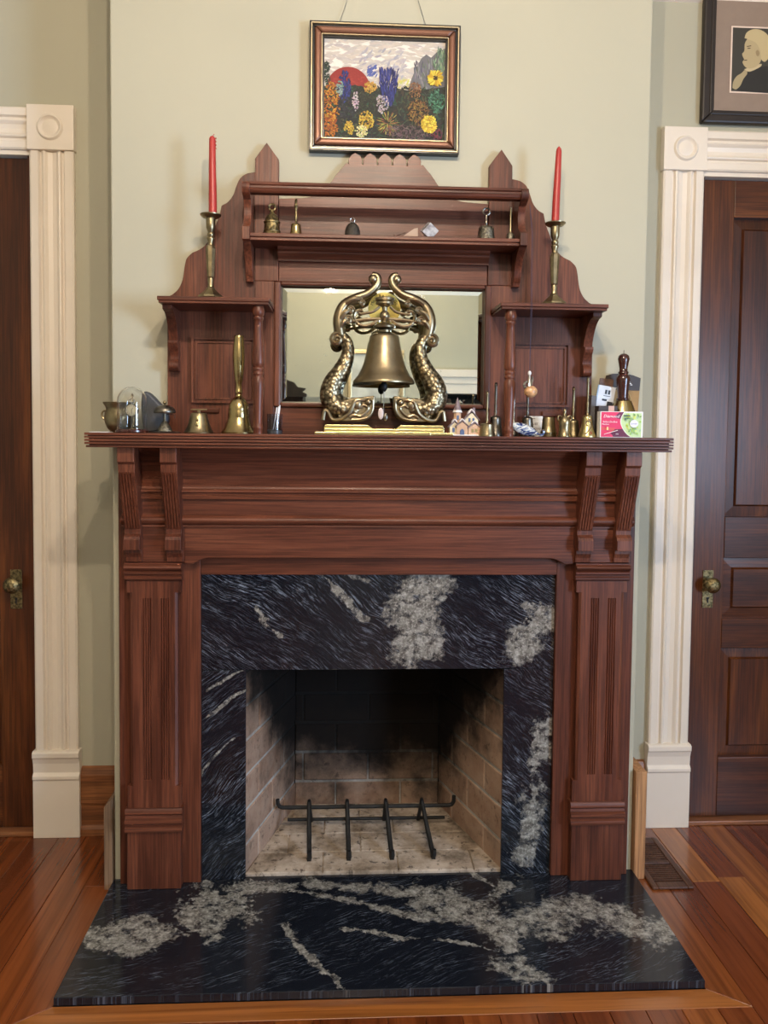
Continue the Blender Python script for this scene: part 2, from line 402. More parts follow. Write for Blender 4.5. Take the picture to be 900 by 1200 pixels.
# cased opening opposite (seen in the mirror)
t = struct('trim_3', 'white cased opening on the opposite wall')
MB().box(OX0-.16, OX0, YF, YF+.03, 0, OZ).build('casing', white, t, bevel=.004); MB().box(OX1, OX1+.16, YF, YF+.03, 0, OZ).build('casing', white, t, bevel=.004)
MB().box(OX0-.18, OX1+.18, YF, YF+.03, OZ, OZ+.09).box(OX0-.18, OX1+.18, YF, YF+.045, OZ+.09, OZ+.15).box(OX0-.2, OX1+.2, YF, YF+.07, OZ+.15, OZ+.22).build('head_casing', white, t, bevel=.004)
# window in the right-hand wall
w = struct('window_1', 'tall sash window giving cool daylight')
for a in ((WY0-.1, WY0, WZ0, WZ1), (WY1, WY1+.1, WZ0, WZ1), (WY0-.1, WY1+.1, WZ1, WZ1+.12), (WY0-.14, WY1+.14, WZ0-.05, WZ0)):
    MB().box(XR-.025, XR, *a).build('casing', white, w, bevel=.003)
for zz in (WZ0, (WZ0+WZ1)/2-.02, WZ1-.04): MB().box(XR+.03, XR+.06, WY0, WY1, zz, zz+.04).build('sash_rail', white, w)
for yy in (WY0, WY1-.04): MB().box(XR+.03, XR+.06, yy, yy+.04, WZ0, WZ1).build('sash_stile', white, w)
# picture rail near the top of the recessed walls
for i, (a, b) in enumerate(((XL, -CH), (CH, XR))):
    o = MB().prism([(YB, 2.735), (YB-.012, 2.74), (YB-.016, 2.76), (YB-.03, 2.775), (YB-.034, 2.80), (YB, 2.80)], a, b, 'yz').build('trim_%d' % (4+i), white); o['kind'] = 'structure'; o['label'] = 'white picture rail moulding'

# ---- doors with casings
PROF = [(0, 0), (0, .018), (.04, .022), (.20, .022), (.235, .012), (.27, .012), (.30, .021), (.33, .0225), (.36, .020), (.40, .014), (.50, .0105), (.60, .014), (.64, .020), (.67, .0225), (.70, .021), (.73, .012), (.765, .012), (.80, .022), (.96, .022), (1, .018), (1, 0)]
def door_set(idx, X0, X1, sgn, zt, lab):
    """X0 = jamb edge next the chimney side, X1 = far jamb; sgn=+1 for the right-hand door"""
    t = struct('trim_%d' % idx, 'white painted fluted door casing with corner blocks, ' + lab)
    wdt = .136
    for e in (X0, X1):
        near = e == X0; a = e-sgn*wdt if near else e; b = e if near else e+sgn*wdt
        lo, hi = min(a, b), max(a, b)
        MB().prism([(lo+(hi-lo)*u, YB-d) for u, d in PROF], .285, zt, 'xy').build('casing', white, t, smooth=True, angle=.5)
        pl = MB().prism([(YB, 0), (YB-.03, 0), (YB-.03, .19), (YB-.034, .195), (YB-.034, .205), (YB-.026, .215), (YB-.028, .245), (YB-.033, .262), (YB-.037, .268), (YB-.037, .282), (YB-.03, .287), (YB, .287)], lo-.006, hi+.006, 'yz')
        pl.build('plinth_block', white, t, bevel=.0015)
        cxr = (lo+hi)/2; zc = zt+.069
        bl = MB().box(lo-.004, hi+.004, YB-.03, YB, zt, zt+.138).build('corner_block', white, t, bevel=.002)
        ring = MB(); prof = [(.0003, .0035), (.012, .003), (.024, .0), (.030, .003), (.033, .007), (.036, .007), (.039, .003), (.041, 0)]
        vs = []
        ring.lathe(prof, 0, 0, 0, 32, False)
        ring.v = [(cxr+v[0], YB-.03-v[2], zc+v[1]) for v in ring.v]
        ring.build('rosette', white, bl, smooth=True)
    lo, hi = min(X0, X1), max(X0, X1)
    MB().prism([(YB-d, zt+.002+u*.13) for u, d in PROF], lo+.004, hi-.004, 'yz').build('head_casing', white, t, smooth=True, angle=.5)
    MB().box(lo, hi, YB-.01, YB+.1, zt-.012, zt+.002).build('head_jamb', white, t)
    for e, s_ in ((lo, 1), (hi, -1)):
        MB().box(min(e-.0*s_, e+.012*s_), max(e, e+.012*s_), YB+.0, YB+.1, .012, zt-.012).build('jamb', dz, t)
    MB().box(lo-.0, hi+.0, YB-.02, YB+.12, 0, .016).build('threshold', base_wood, t, bevel=.003)
    # leaf
    d = struct('door_%d' % idx, 'dark stained panelled wooden door, ' + lab); d.location = (X0, YB+.012, .018)
    L, H, T = abs(X1-X0)-.03, zt-.034, .04
    def P(u0, u1, z0, z1, y0=0, y1=T):       # u from latch side
        a, b = sgn*(u0+.015), sgn*(u1+.015)
        return MB().box(min(a, b), max(a, b), y0, y1, z0, z1)
    st = .105
    P(0, st, 0, H).build('stile', dz, d, bevel=.002); P(L-st, L, 0, H).build('stile', dz, d, bevel=.002)
    rails = [(0, .205), (.585, .685), (.895, 1.035), (2.035, H)]
    for a, b in rails: P(st, L-st, a, b).build('rail', dx, d, bevel=.002)
    rows = [(.205, .585, 2), (.685, .895, 1), (1.035, 2.035, 2)]
    mu = .1
    for a, b, cols in rows:
        if cols == 2: P(L/2-mu/2, L/2+mu/2, a, b).build('muntin', dz, d, bevel=.002); spans = [(st, L/2-mu/2), (L/2+mu/2, L-st)]
        else: spans = [(st, L-st)]
        for u0, u1 in spans:
            x_0, x_1 = sorted((sgn*(u0+.015), sgn*(u1+.015)))
            pm = MB(); y_r, y_f, g = .020, .009, .035
            # raised and fielded panel
            o4 = [(x_0, a), (x_1, a), (x_1, b), (x_0, b)]; i4 = [(x_0+g, a+g), (x_1-g, a+g), (x_1-g, b-g), (x_0+g, b-g)]
            j4 = [(x_0+g+.006, a+g+.006), (x_1-g-.006, a+g+.006), (x_1-g-.006, b-g-.006), (x_0+g+.006, b-g-.006)]
            vs = [(p[0], y_r, p[1]) for p in o4]+[(p[0], y_r-.003, p[1]) for p in i4]+[(p[0], y_f, p[1]) for p in j4]
            fs = [(i, (i+1) % 4, 4+(i+1) % 4, 4+i) for i in range(4)]+[(4+i, 4+(i+1) % 4, 8+(i+1) % 4, 8+i) for i in range(4)]+[(8, 9, 10, 11)]
            pm.add(vs, fs); pm.build('panel', dz if cols == 2 else dx, d)
    pu = sgn*(.015+.052)
    zk = .808
    MB().box(pu-.0185, pu+.0185, -.003, 0, zk-.083, zk+.045).build('lock_plate', brass_orn, d, bevel=.001)
    kb = MB().lathe([(.0005, .053), (.012, .052), (.021, .047), (.0262, .038), (.0255, .031), (.018, .026), (.0095, .022), (.009, .008), (.014, .004), (.014, .0)], 0, 0, 0, 24)
    kb.v = [(pu+sgn*.012*0+v[0], -.003-v[2], zk+v[1]) for v in kb.v]; kn = kb.build('door_knob', brass_orn, d, smooth=True)
    kh = MB().lathe([(.0045, .0), (.0045, .0015)], 0, 0, 0, 12); kh.v = [(pu+v[0], -.003-v[2], zk-.05+v[1]) for v in kh.v]; kh.box(pu-.0022, pu+.0022, -.0045, -.003, zk-.066, zk-.05)
    kh.build('keyhole', black, d)
door_set(1, LD1, LD0, -1, 2.197, 'beside the chimney corner by the brass pot')
door_set(2, RD0, RD1, +1, 2.190, 'beside the chimney corner by the school bell')

# baseboards in the recesses and raw boards on the chimney sides
bp = [(YB, 0), (YB-.022, 0), (YB-.022, .022), (YB-.014, .034), (YB-.014, .1), (YB-.018, .108), (YB-.018, .2), (YB-.01, .222), (YB, .226)]
for nm, a, b in (('baseboard_left', -.964, -CH), ('baseboard_right', CH, .918)):
    o = MB().prism(bp, a, b, 'yz').build(nm, base_wood, bevel=.001); o['kind'] = 'structure'; o['label'] = 'brown wooden baseboard in the recess'
o = MB().box(.7665, .8, -.02, .27, 0, .327).build('loose_board', pine_raw, bevel=.002)
tag(o, 'pale raw pine board standing on edge by floor vent', 'board')
o = MB().prism([(-.7665, 0), (-.7895, 0), (-.7895, .243), (-.7665, .268)], -.02, .27, 'xz').build('loose_board', wood('weathered_pine', (.16, .09, .045), (.22, .13, .07), (.28, .17, .1), rough=.7, coat=0), bevel=.001)
tag(o, 'weathered raw board against chimney side nearest the brass pot', 'board')

# floor vent
v = thing('floor_vent', 'brown wooden floor register with dark slots beside mantel', 'vent', (.86, .06, 0))
vx0, vx1, vy0, vy1 = .802, .926, -.078, .205
MB().box(vx0+.01, vx1-.01, vy0+.02, vy1-.02, .0005, .0015).build('dark_well', dark_void, v, world=True)
vm = wood('vent_wood', (.07, .025, .012), (.10, .04, .02), (.13, .055, .03), axis='y', rough=.45)
for a in ((vx0, vx0+.018, vy0, vy1), (vx1-.018, vx1, vy0, vy1), (vx0+.018, vx1-.018, vy0, vy0+.03), (vx0+.018, vx1-.018, vy1-.03, vy1), (vx0+.018, vx1-.018, .052, .068)):
    MB().box(*a, .0008, .0085).build('frame_bar', vm, v, world=True, bevel=.0025)
y = vy0+.036
while y < vy1-.034:
    if not (.046 < y < .068): MB().box(vx0+.018, vx1-.018, y+.0035, y+.0075, .0008, .0065).build('slat', vm, v, world=True)
    y += .0112

# ================================================================ FIREPLACE
# firebox: each brick its own piece on a recessed mortar bed
fb = struct('wall_firebox', 'sooty brick lined firebox with cavity shade painted in')
FL, FR, FY0, FBL, FBR, FBY, FZ = -.389, .370, .0015, -.268, .231, .43, .03
ZT = .93
walls = [((FL, FY0), (FBL, FBY)), ((FBL, FBY), (FBR, FBY)), ((FBR, FBY), (FR, FY0))]
bh, bl_, jt = .1, .226, .0055
for wi, (a, b) in enumerate(walls):
    A = Vector((a[0], a[1], 0)); B = Vector((b[0], b[1], 0)); D = (B-A); L = D.length; D.normalize(); N = Vector((D.y, -D.x, 0))   # N points into the box
    if wi == 0: N = Vector((D.y, -D.x, 0))
    def quadbox(u0, u1, z0, z1, d0, d1, tilt=0):
        m = MB(); vs = []
        for dd in (d0, d1):
            for (u, z) in ((u0, z0), (u1, z0), (u1, z1), (u0, z1)):
                p = A + D*u + N*dd; vs.append((p.x, p.y, z))
        return m.add(vs, [(0, 1, 2, 3), (7, 6, 5, 4), (0, 4, 5, 1), (1, 5, 6, 2), (2, 6, 7, 3), (3, 7, 4, 0)])
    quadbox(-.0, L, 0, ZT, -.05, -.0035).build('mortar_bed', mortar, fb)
    z = FZ-.02; row = 0
    while z < ZT-.02:
        off = (0 if row % 2 else -bl_/2) + (.03 if wi == 1 else .0)
        u = off-bl_ if wi == 1 else off
        while u < L:
            u0, u1 = max(u, 0), min(u+bl_-jt, L)
            if u1-u0 > .012:
                j = random.uniform(-.0018, .0012)
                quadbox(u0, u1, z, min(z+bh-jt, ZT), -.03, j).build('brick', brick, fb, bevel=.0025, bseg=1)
            u += bl_
        z += bh+.004; row += 1
# firebox floor bricks
MB().prism([(FL, FY0), (FR, FY0), (FBR, FBY), (FBL, FBY)], 0, FZ-.005, 'xy').build('mortar_bed', ash, fb)
yy = FY0; row = 0
while yy < FBY-.01:
    y1 = min(yy+.112, FBY)
    f0 = (yy-FY0)/(FBY-FY0); f1 = (y1-FY0)/(FBY-FY0)
    xl0, xl1 = FL+(FBL-FL)*f0, FL+(FBL-FL)*f1; xr0, xr1 = FR+(FBR-FR)*f0, FR+(FBR-FR)*f1
    x = FL-(.11 if row % 2 else 0)
    while x < FR:
        a, b = x+.0015, x+.226-.0015
        q = [(max(a, xl0), yy+.0015), (min(b, xr0), yy+.0015), (min(b, xr1), y1-.0015), (max(a, xl1), y1-.0015)]
        if q[1][0]-q[0][0] > .01 and q[2][0]-q[3][0] > .01:
            MB().prism(q, 0.0, FZ-random.uniform(0, .0012), 'xy').build('floor_brick', ash, fb, bevel=.002, bseg=1)
        x += .226
    yy += .112; row += 1
MB().prism([(FL-.05, FY0), (FR+.05, FY0), (FR+.05, FBY+.06), (FL-.05, FBY+.06)], ZT, ZT+.03, 'xy').build('smoke_shelf', dark_void, fb)
MB().box(FL-.06, FR+.06, FBY+.052, FBY+.09, 0, ZT).build('outer_shell', dark_void, fb)

# granite surround and hearth
g_lintel = granite('granite_lintel', math.radians(33), [(-.36, .80, -.30, .72, .006, .012), (-.20, .885, -.02, .76, .004, .008), (-.12, .88, -.05, .865, .006, .008)], [(.10, .80, .062, .12, .55), (.115, .70, .06, .075, .5), (.15, .89, .07, .04, .5), (.40, .69, .052, .06, .5), (.47, .76, .06, .05, .8)], 'xz')
g_left = granite('granite_left_leg', math.radians(-38), [(-.52, .54, -.40, .62, .004, .004), (-.52, .46, -.39, .55, .003, .004), (-.52, .30, -.42, .40, .003, .004)], [], 'xz')
g_right = granite('granite_right_leg', math.radians(42), [(.50, .43, .47, .25, .022, .03), (.47, .25, .43, .06, .026, .035)], [], 'xz')
g_hearth = granite('granite_hearth', math.radians(-22), [
    (-.36, -.03, -.06, -.13, .010, .016), (-.20, -.03, .20, -.12, .022, .02), (-.06, -.14, .14, -.22, .012, .014), (.15, -.14, .36, -.26, .05, .045), (.34, -.12, .42, -.03, .012, .02),
    (.34, -.25, .60, -.18, .05, .045), (.58, -.19, .73, -.31, .05, .045), (.34, -.26, .30, -.40, .035, .04), (.30, -.40, .38, -.48, .022, .03),
    (-.26, -.22, -.12, -.48, .006, .012), (-.50, -.04, -.43, -.18, .03, .05), (.28, -.01, .36, -.1, .006, .01), (-.1, -.25, .3, -.36, .004, .01)],
    [(-.66, -.27, .12, .07, .6), (-.47, -.16, .10, .09, .7), (-.36, -.05, .12, .03, .6)], 'xy', .42)
su = thing('granite_surround', 'polished black granite slabs framing the firebox opening', 'fireplace surround', (0, 0, .02))
MB().box(-.5125, .5125, -.012, -.0006, .6385, .9185).build('lintel_slab', g_lintel, su, bevel=.001)
MB().box(-.5125, -.386, -.012, -.0006, .0, .6375).build('leg_slab', g_left, su, bevel=.001)
MB().box(.3665, .5125, -.012, -.0006, .0, .6375).build('leg_slab', g_right, su, bevel=.001)
for o in su.children:          # meshes were written with world heights: keep pattern coordinates, drop to hearth level
    for vv in o.data.vertices:
        if vv.co.z > .001: vv.co.z -= .02
o = MB().box(-.768, .768, HY+.001, .001, -.0195, 0).build('hearth_slab', g_hearth, bevel=.0015)
o.location = (0, 0, .02); tag(o, 'black granite hearth slab with cream veins lying on floor', 'hearth')
for vv in o.data.vertices: pass

# ---- mantelpiece
mp = thing('mantelpiece', 'reddish brown carved wooden mantelpiece with fluted pilasters and reeded shelf', 'mantelpiece', (0, 0, .02))
def B(x0, x1, y0, y1, z0, z1, name, mat, bevel=.0015, parent=mp): return MB().box(x0, x1, y0, y1, z0, z1).build(name, mat, parent, bevel=bevel, world=True)
for s in (-1, 1):
    a, b = sorted((s*.513, s*.742))
    B(a, b, -.026, -.0005, .02, 1.28, 'stile', wz)
B(-.513, .513, -.026, -.0005, .918, 1.28, 'header', wx)
# frieze: lower panel with shaped lower edge
e = .553
low = [(-e, 1.06), (-e, .955), (-.53, .953), (-.522, .957), (-.505, .966), (-.49, .970), (.49, .970), (.505, .966), (.522, .957), (.53, .953), (e, .955), (e, 1.06)]
MB().prism(low, -.052, -.026).build('frieze_panel', wx, mp, world=True, bevel=.002)
for s in (-1, 1):
    a, b = sorted((s*e, s*.72)); B(a, b, -.050, -.026, .958, 1.06, 'frieze_panel', wx)
def mould(prof, name, x0=-.725, x1=.725, mat=wx): return MB().prism(prof, x0, x1, 'yz').build(name, mat, mp, world=True, smooth=True, angle=.7)
mould([(-.026, 1.058), (-.056, 1.058), (-.0565, 1.062)] + [(-.056-.013*math.sin(PI*i/8), 1.063+.029*(i/8)) for i in range(9)] + [(-.056, 1.098), (-.026, 1.098)], 'bead')
mould([(-.026, 1.098), (-.056, 1.098), (-.056, 1.137), (-.026, 1.137)], 'frieze_band')
mould([(-.026, 1.137), (-.066, 1.137), (-.068, 1.142), (-.068, 1.147), (-.062, 1.150), (-.062, 1.153), (-.070, 1.157), (-.070, 1.162), (-.062, 1.165), (-.062, 1.168), (-.058, 1.173), (-.026, 1.173)], 'moulding')
mould([(-.026, 1.173), (-.054, 1.173), (-.056, 1.19), (-.062, 1.225), (-.078, 1.262), (-.095, 1.281), (-.026, 1.281)], 'cove')
# shelf with reeded edge
sh = MB()
for z0, z1, k in ((1.281, 1.2866, .003), (1.2866, 1.2892, .010), (1.2892, 1.2948, 0), (1.2948, 1.2974, .009), (1.2974, 1.303, 0), (1.303, 1.3056, .009), (1.3056, 1.3112, 0), (1.3112, 1.3132, .007), (1.3132, 1.32, 0)):
    sh.box(-.79+k, .79-k, -.167+k, 0, z0, z1)
sh.build('shelf', wx, mp, world=True, bevel=.0012)
# pilasters
for s in (-1, 1):
    a, b = sorted((s*.563, s*.715)); c = (a+b)/2; hw = (b-a)/2
    pr = MB().box(a, b, -.056, -.026, .02, .19).build('pilaster_base', wz, mp, world=True, bevel=.002)
    bm_ = [(-.026, .19), (-.064, .19), (-.066, .196), (-.064, .202), (-.058, .205), (-.058, .209), (-.066, .215), (-.066, .224), (-.058, .228), (-.056, .236), (-.061, .241), (-.061, .249), (-.056, .255), (-.026, .255)]
    MB().prism(bm_, a-.004, b+.004, 'yz').build('base_moulding', wx, mp, world=True, smooth=True, angle=.7)
    # shaft: solid ends, fluted and chamfered middle
    shm = MB().box(a+.002, b-.002, -.05, -.026, .255, .318).box(a+.002, b-.002, -.05, -.026, .872, .906)
    def shaft_prof(x_in, flutes=True):
        p = [(c-hw+.002+x_in, -.026), (c-hw+.002+x_in, -.05+x_in*.6), (c-hw+.002+x_in*1.9, -.05)]
        if flutes:
            for g0 in (-.029, .021):
                for i in range(4):
                    xc = c+g0+i*.0065
                    p += [(xc-.0022, -.05), (xc, -.0462), (xc+.0022, -.05)]
        p += [(c+hw-.002-x_in*1.9, -.05), (c+hw-.002-x_in, -.05+x_in*.6), (c+hw-.002-x_in, -.026)]
        return p
    shm.prism(shaft_prof(.008, False), .318, .335, 'xy').prism(shaft_prof(.008), .335, .855, 'xy').prism(shaft_prof(.008, False), .855, .872, 'xy')
    shm.build('pilaster_shaft', wz, mp, world=True)
    cp = [(-.026, .906), (-.053, .906), (-.058, .910), (-.058, .916), (-.054, .919), (-.054, .922), (-.060, .926), (-.060, .931), (-.055, .934)] + [(-.058-.009*math.sin(PI*i/6), .936+.017*i/6) for i in range(7)] + [(-.058, .957), (-.026, .957)]
    MB().prism(cp, a-.003, b+.003, 'yz').build('capital_moulding', wx, mp, world=True, smooth=True, angle=.7)
    # brackets
    for x0 in (.556, .668):
        p0, p1 = sorted((s*x0, s*(x0+.044)))
        prof = [(-.026, 1.281), (-.145, 1.281), (-.145, 1.242), (-.136, 1.236), (-.134, 1.215), (-.074, 1.053), (-.074, 1.042), (-.084, 1.034), (-.088, 1.026), (-.088, .997), (-.068, .996), (-.068, .986), (-.062, .974), (-.060, .960), (-.026, .960)]
        br = MB().prism(prof, p0, p1, 'yz').build('bracket', wz, mp, world=True, bevel=.0012)
        fl_ = MB()
        for i in range(5):
            xa = p0+.004+i*.0075
            q0, q1 = Vector((-.1335, 1.212)), Vector((-.0765, 1.058)); nrm = Vector((-(q1-q0).y, (q1-q0).x)).normalized()
            if nrm.x > 0: nrm = -nrm
            d_ = .0028
            fl_.prism([tuple(q0), tuple(q1), tuple(q1+nrm*d_), tuple(q0+nrm*d_)], xa, xa+.0046, 'yz')
        fl_.build('reeding', wz, br, world=True)

# ---- overmantel
om = thing('overmantel', 'tall reddish wooden overmantel with mirror, shelves, slim columns and pointed crest', 'overmantel', (0, 0, 1.32))
def O(x0, x1, y0, y1, z0, z1, name, mat, bevel=.0012, parent=om): return MB().box(x0, x1, y0, y1, z0, z1).build(name, mat, parent, bevel=bevel, world=True)
Y0 = -.022
wing = [(.36, 1.32), (.605, 1.32), (.605, 1.70)] + smooth_curve([(.592, 1.706), (.575, 1.722), (.563, 1.748), (.557, 1.785), (.552, 1.806), (.542, 1.818)], 4) + smooth_curve([(.535, 1.824), (.508, 1.838), (.488, 1.862), (.474, 1.895), (.462, 1.925), (.455, 1.955)], 4) + smooth_curve([(.452, 1.957), (.437, 1.966), (.423, 1.985), (.414, 2.01), (.403, 2.032), (.385, 2.045), (.36, 2.05)], 4)
for s in (-1, 1):
    MB().prism([(s*a, b) for a, b in wing], Y0, -.001).build('wing', wz, om, world=True, bevel=.0015)
    post = [(s*.2965, 1.749), (s*.362, 1.749), (s*.362, 2.085), (s*.330, 2.130), (s*.2965, 2.085)]
    MB().prism(post, Y0-.004, -.001).build('post', wz, om, world=True, bevel=.0015)
    a, b = sorted((s*.307, s*.3615)); O(a, b, Y0-.002, -.001, 1.32, 1.749, 'stile', wz)
crest = [(-.2955, 1.845), (-.2955, 1.978)] + smooth_curve([(-.255, 1.980), (-.215, 1.984), (-.18, 1.998), (-.155, 2.022), (-.135, 2.05), (-.118, 2.07), (-.108, 2.082)], 4)
lw = .2/5
for i in range(5):
    xc = -.104+lw*(i+.5)*1.04
    crest += [(xc-.0185, 2.079), (xc-.0195, 2.088), (xc-.016, 2.098), (xc-.008, 2.106), (xc, 2.1105), (xc+.008, 2.106), (xc+.016, 2.100), (xc+.0195, 2.09), (xc+.0185, 2.081)]
    if i < 4: crest += [(xc+.0208, 2.078)]
crest += [(-a, b) for a, b in reversed(smooth_curve([(-.255, 1.980), (-.215, 1.984), (-.18, 1.998), (-.155, 2.022), (-.135, 2.05), (-.118, 2.07), (-.108, 2.082)], 4))] + [(.2955, 1.978), (.2955, 1.845)]
MB().prism(crest, Y0, -.001).build('crest', wx, om, world=True, bevel=.001)
O(-.2955, .2955, Y0, -.001, 1.749, 1.845, 'top_rail', wx)
O(-.307, .307, Y0, -.001, 1.32, 1.396, 'bottom_rail', wx)
O(-.307, .307, -.012, -.001, 1.396, 1.749, 'backing', wx)
# mirror frame and glass
for s in (-1, 1):
    a, b = sorted((s*.289, s*.307)); O(a, b, Y0-.010, -.012, 1.397, 1.748, 'frame_side', wz, .004)
O(-.289, .289, Y0-.010, -.012, 1.737, 1.748, 'frame_rail', wx, .004); O(-.289, .289, Y0-.010, -.012, 1.397, 1.409, 'frame_rail', wx, .004)
gm = MB(); bw = .017
o4 = [(-.289, 1.409), (.289, 1.409), (.289, 1.737), (-.289, 1.737)]; i4 = [(-.289+bw, 1.409+bw), (.289-bw, 1.409+bw), (.289-bw, 1.737-bw), (-.289+bw, 1.737-bw)]
gm.add([(p[0], -.0155, p[1]) for p in o4]+[(p[0], -.018, p[1]) for p in i4], [(0, 1, 5, 4), (1, 2, 6, 5), (2, 3, 7, 6), (3, 0, 4, 7), (4, 5, 6, 7)])
gm.build('mirror_glass', mirror, om, world=True)
# small recessed panels in the wings
for s in (-1, 1):
    xa, xb = sorted((s*.361, s*.537)); za, zb = 1.405, 1.588; w_ = .015
    fr = MB()
    for k, (d0, d1) in enumerate(((0, .006), (.006, .0105), (.0105, w_))):
        yy_ = Y0-(.010, .002, .006)[k]
        fr.box(xa+d0, xa+d1, yy_, Y0, za+d0, zb-d0).box(xb-d1, xb-d0, yy_, Y0, za+d0, zb-d0).box(xa+d1, xb-d1, yy_, Y0, za+d0, za+d1).box(xa+d1, xb-d1, yy_, Y0, zb-d1, zb-d0)
    fr.build('panel_moulding', wz, om, world=True)
    O(xa+w_, xb-w_, Y0-.0015, Y0+.001, za+w_, zb-w_, 'panel', wz, .0)
    lx0, lx1 = sorted((s*.46, s*.534)); O(lx0, lx1, Y0-.008, Y0, 1.378, 1.392, 'catch_strip', wx, .002)
    # side shelf
    a, b = sorted((s*.307, s*.600))
    shf = MB().box(a, b, -.17, Y0, 1.668, 1.6785).box(a+.003, b-.003, -.167, Y0, 1.661, 1.668)
    shf.build('side_shelf', wx, om, world=True, bevel=.0015)
    # turned column
    col = [(.0125, 0), (.0125, .012), (.0135, .014), (.0135, .02), (.012, .023), (.0115, .03), (.0125, .06), (.0145, .1), (.016, .13), (.0165, .145), (.0125, .153), (.0125, .156), (.0148, .159), (.0148, .163), (.0132, .165), (.0132, .168), (.0148, .170), (.0148, .175), (.0125, .178), (.0155, .184), (.0165, .19), (.0158, .21), (.0135, .25), (.0118, .285), (.0112, .302), (.0135, .304), (.0135, .309), (.0118, .312), (.0155, .318), (.0165, .326), (.015, .333), (.0130, .341)]
    MB().lathe(col, s*.339, -.145, 1.32).build('column', wz, om, world=True, smooth=True, angle=.9)
    # scroll bracket under the outer end
    pb = [(Y0, 1.661), (-.135, 1.661), (-.135, 1.65)] + smooth_curve([(-.11, 1.645), (-.088, 1.632), (-.07, 1.612), (-.058, 1.59), (-.052, 1.575)], 4) + [(-.066, 1.575), (-.066, 1.568)] + smooth_curve([(-.062, 1.56), (-.05, 1.545), (-.045, 1.528), (-.055, 1.515), (-.057, 1.503), (-.047, 1.493), (-.035, 1.492)], 4) + [(Y0, 1.492)]
    a, b = sorted((s*.565, s*.598)); MB().prism(pb, a+.004, b-.004, 'yz').build('scroll_bracket', wz, om, world=True, bevel=.001)
    # upper shelf end piece
    pe = smooth_curve([(-.128, 1.992), (-.139, 1.987), (-.143, 1.975), (-.138, 1.962), (-.126, 1.956)], 4) + smooth_curve([(-.108, 1.950), (-.098, 1.93), (-.1, 1.905), (-.112, 1.885), (-.135, 1.872)], 4) + [(-.135, 1.838), (-.118, 1.836)] + smooth_curve([(-.112, 1.83), (-.09, 1.815), (-.07, 1.79), (-.06, 1.765), (-.05, 1.752)], 4) + [(-.045, 1.742), (Y0-.004, 1.742), (Y0-.004, 1.992)]
    a, b = sorted((s*.364, s*.384)); MB().prism(pe, a, b, 'yz').build('shelf_end', wz, om, world=True, bevel=.001)
us = MB().box(-.364, .364, -.13, Y0-.004, 1.8465, 1.857).box(-.364, .364, -.126, Y0-.004, 1.838, 1.8465)
us.build('upper_shelf', wx, om, world=True, bevel=.0015)
MB().prism([(Y0-.004, 1.838), (-.062, 1.838), (-.058, 1.831), (-.05, 1.827), (-.05, 1.822), (-.042, 1.815), (-.036, 1.808), (-.036, 1.803), (Y0-.004, 1.803)], -.296, .296, 'yz').build('under_moulding', wx, om, world=True)
gr = MB().prism([(-.134, 1.966), (-.136, 1.972), (-.132, 1.975), (-.132, 1.980), (-.136, 1.983), (-.134, 1.990), (-.106, 1.990), (-.106, 1.962), (-.13, 1.962)], -.364, .364, 'yz').build('gallery_rail', wx, om, world=True)

# ---- log grate
gt = thing('fire_grate', 'black wrought iron log grate standing on the firebox floor', 'grate', (-.03, .18, FZ))
MB().tube([(-.312, .22, .146), (-.311, .22, .132), (-.306, .221, .122), (-.296, .222, .118), (-.27, .222, .118), (.22, .222, .118), (.243, .222, .118), (.252, .221, .122), (.257, .22, .132), (.258, .22, .150)], .0065, 10).build('cross_bar', dark_iron, gt, world=True, smooth=True)
MB().tube([(-.285, .305, .037), (.240, .305, .037)], .005, 8).build('rear_bar', dark_iron, gt, world=True, smooth=True)
for xa, xb in ((-.211, -.204), (-.089, -.084), (.036, .047), (.153, .174)):
    MB().tube([(xa, .212, .136), (xa, .226, .137), (xa*.99, .265, .08), (xa*.98, .300, .038), (xa*.98, .305, .031)], .006, 8).build('rear_leg', dark_iron, gt, world=True, smooth=True)
    pg = MB()
    pts = [(xa, .226, .132), (xa, .21, .134), ((xa+xb)/2, .14, .083), (xb, .078, .040), (xb, .062, .036), (xb+.001, .056, .044), (xb+.001, .055, .062)]
    pg.tube(pts, [.0068, .0068, .0072, .0075, .0082, .0078, .0065], 6).box(xb-.006, xb+.006, .058, .075, FZ, .036)
    pg.build('prong', dark_iron, gt, world=True, smooth=True, angle=.4)

# ================================================================ PICTURES
# ---- garden painting on the chimney breast
pt = thing('framed_painting', 'framed oil painting of a flower garden hanging on chimney breast', 'painting', (0, 0, 2.112))
PX0, PX1, PZ0, PZ1 = -.2125, .2085, 2.112, 2.465
def frame_ring(d0, d1, y, name, mat, bevel=.003, yb=-.003):
    a, b, c, d = PX0, PX1, PZ0, PZ1
    for (x0, x1, z0, z1, e) in ((a+d0, a+d1, c, d, 'l'), (b-d1, b-d0, c, d, 'r'), (a, b, c+d0, c+d1, 'b'), (a, b, d-d1, d-d0, 't')):
        if e == 'l': poly = [(a+d0, c+d0), (a+d1, c+d1), (a+d1, d-d1), (a+d0, d-d0)]
        elif e == 'r': poly = [(b-d0, c+d0), (b-d1, c+d1), (b-d1, d-d1), (b-d0, d-d0)]
        elif e == 'b': poly = [(a+d0, c+d0), (b-d0, c+d0), (b-d1, c+d1), (a+d1, c+d1)]
        else: poly = [(a+d0, d-d0), (b-d0, d-d0), (b-d1, d-d1), (a+d1, d-d1)]
        MB().prism(poly, y, yb).build(name, mat, pt, world=True, bevel=bevel)
frame_ring(0, .004, -.030, 'outer_edge', black, .001); frame_ring(.004, .008, -.032, 'silver_line', frame_gold, .001); frame_ring(.008, .015, -.026, 'black_band', black, .002)
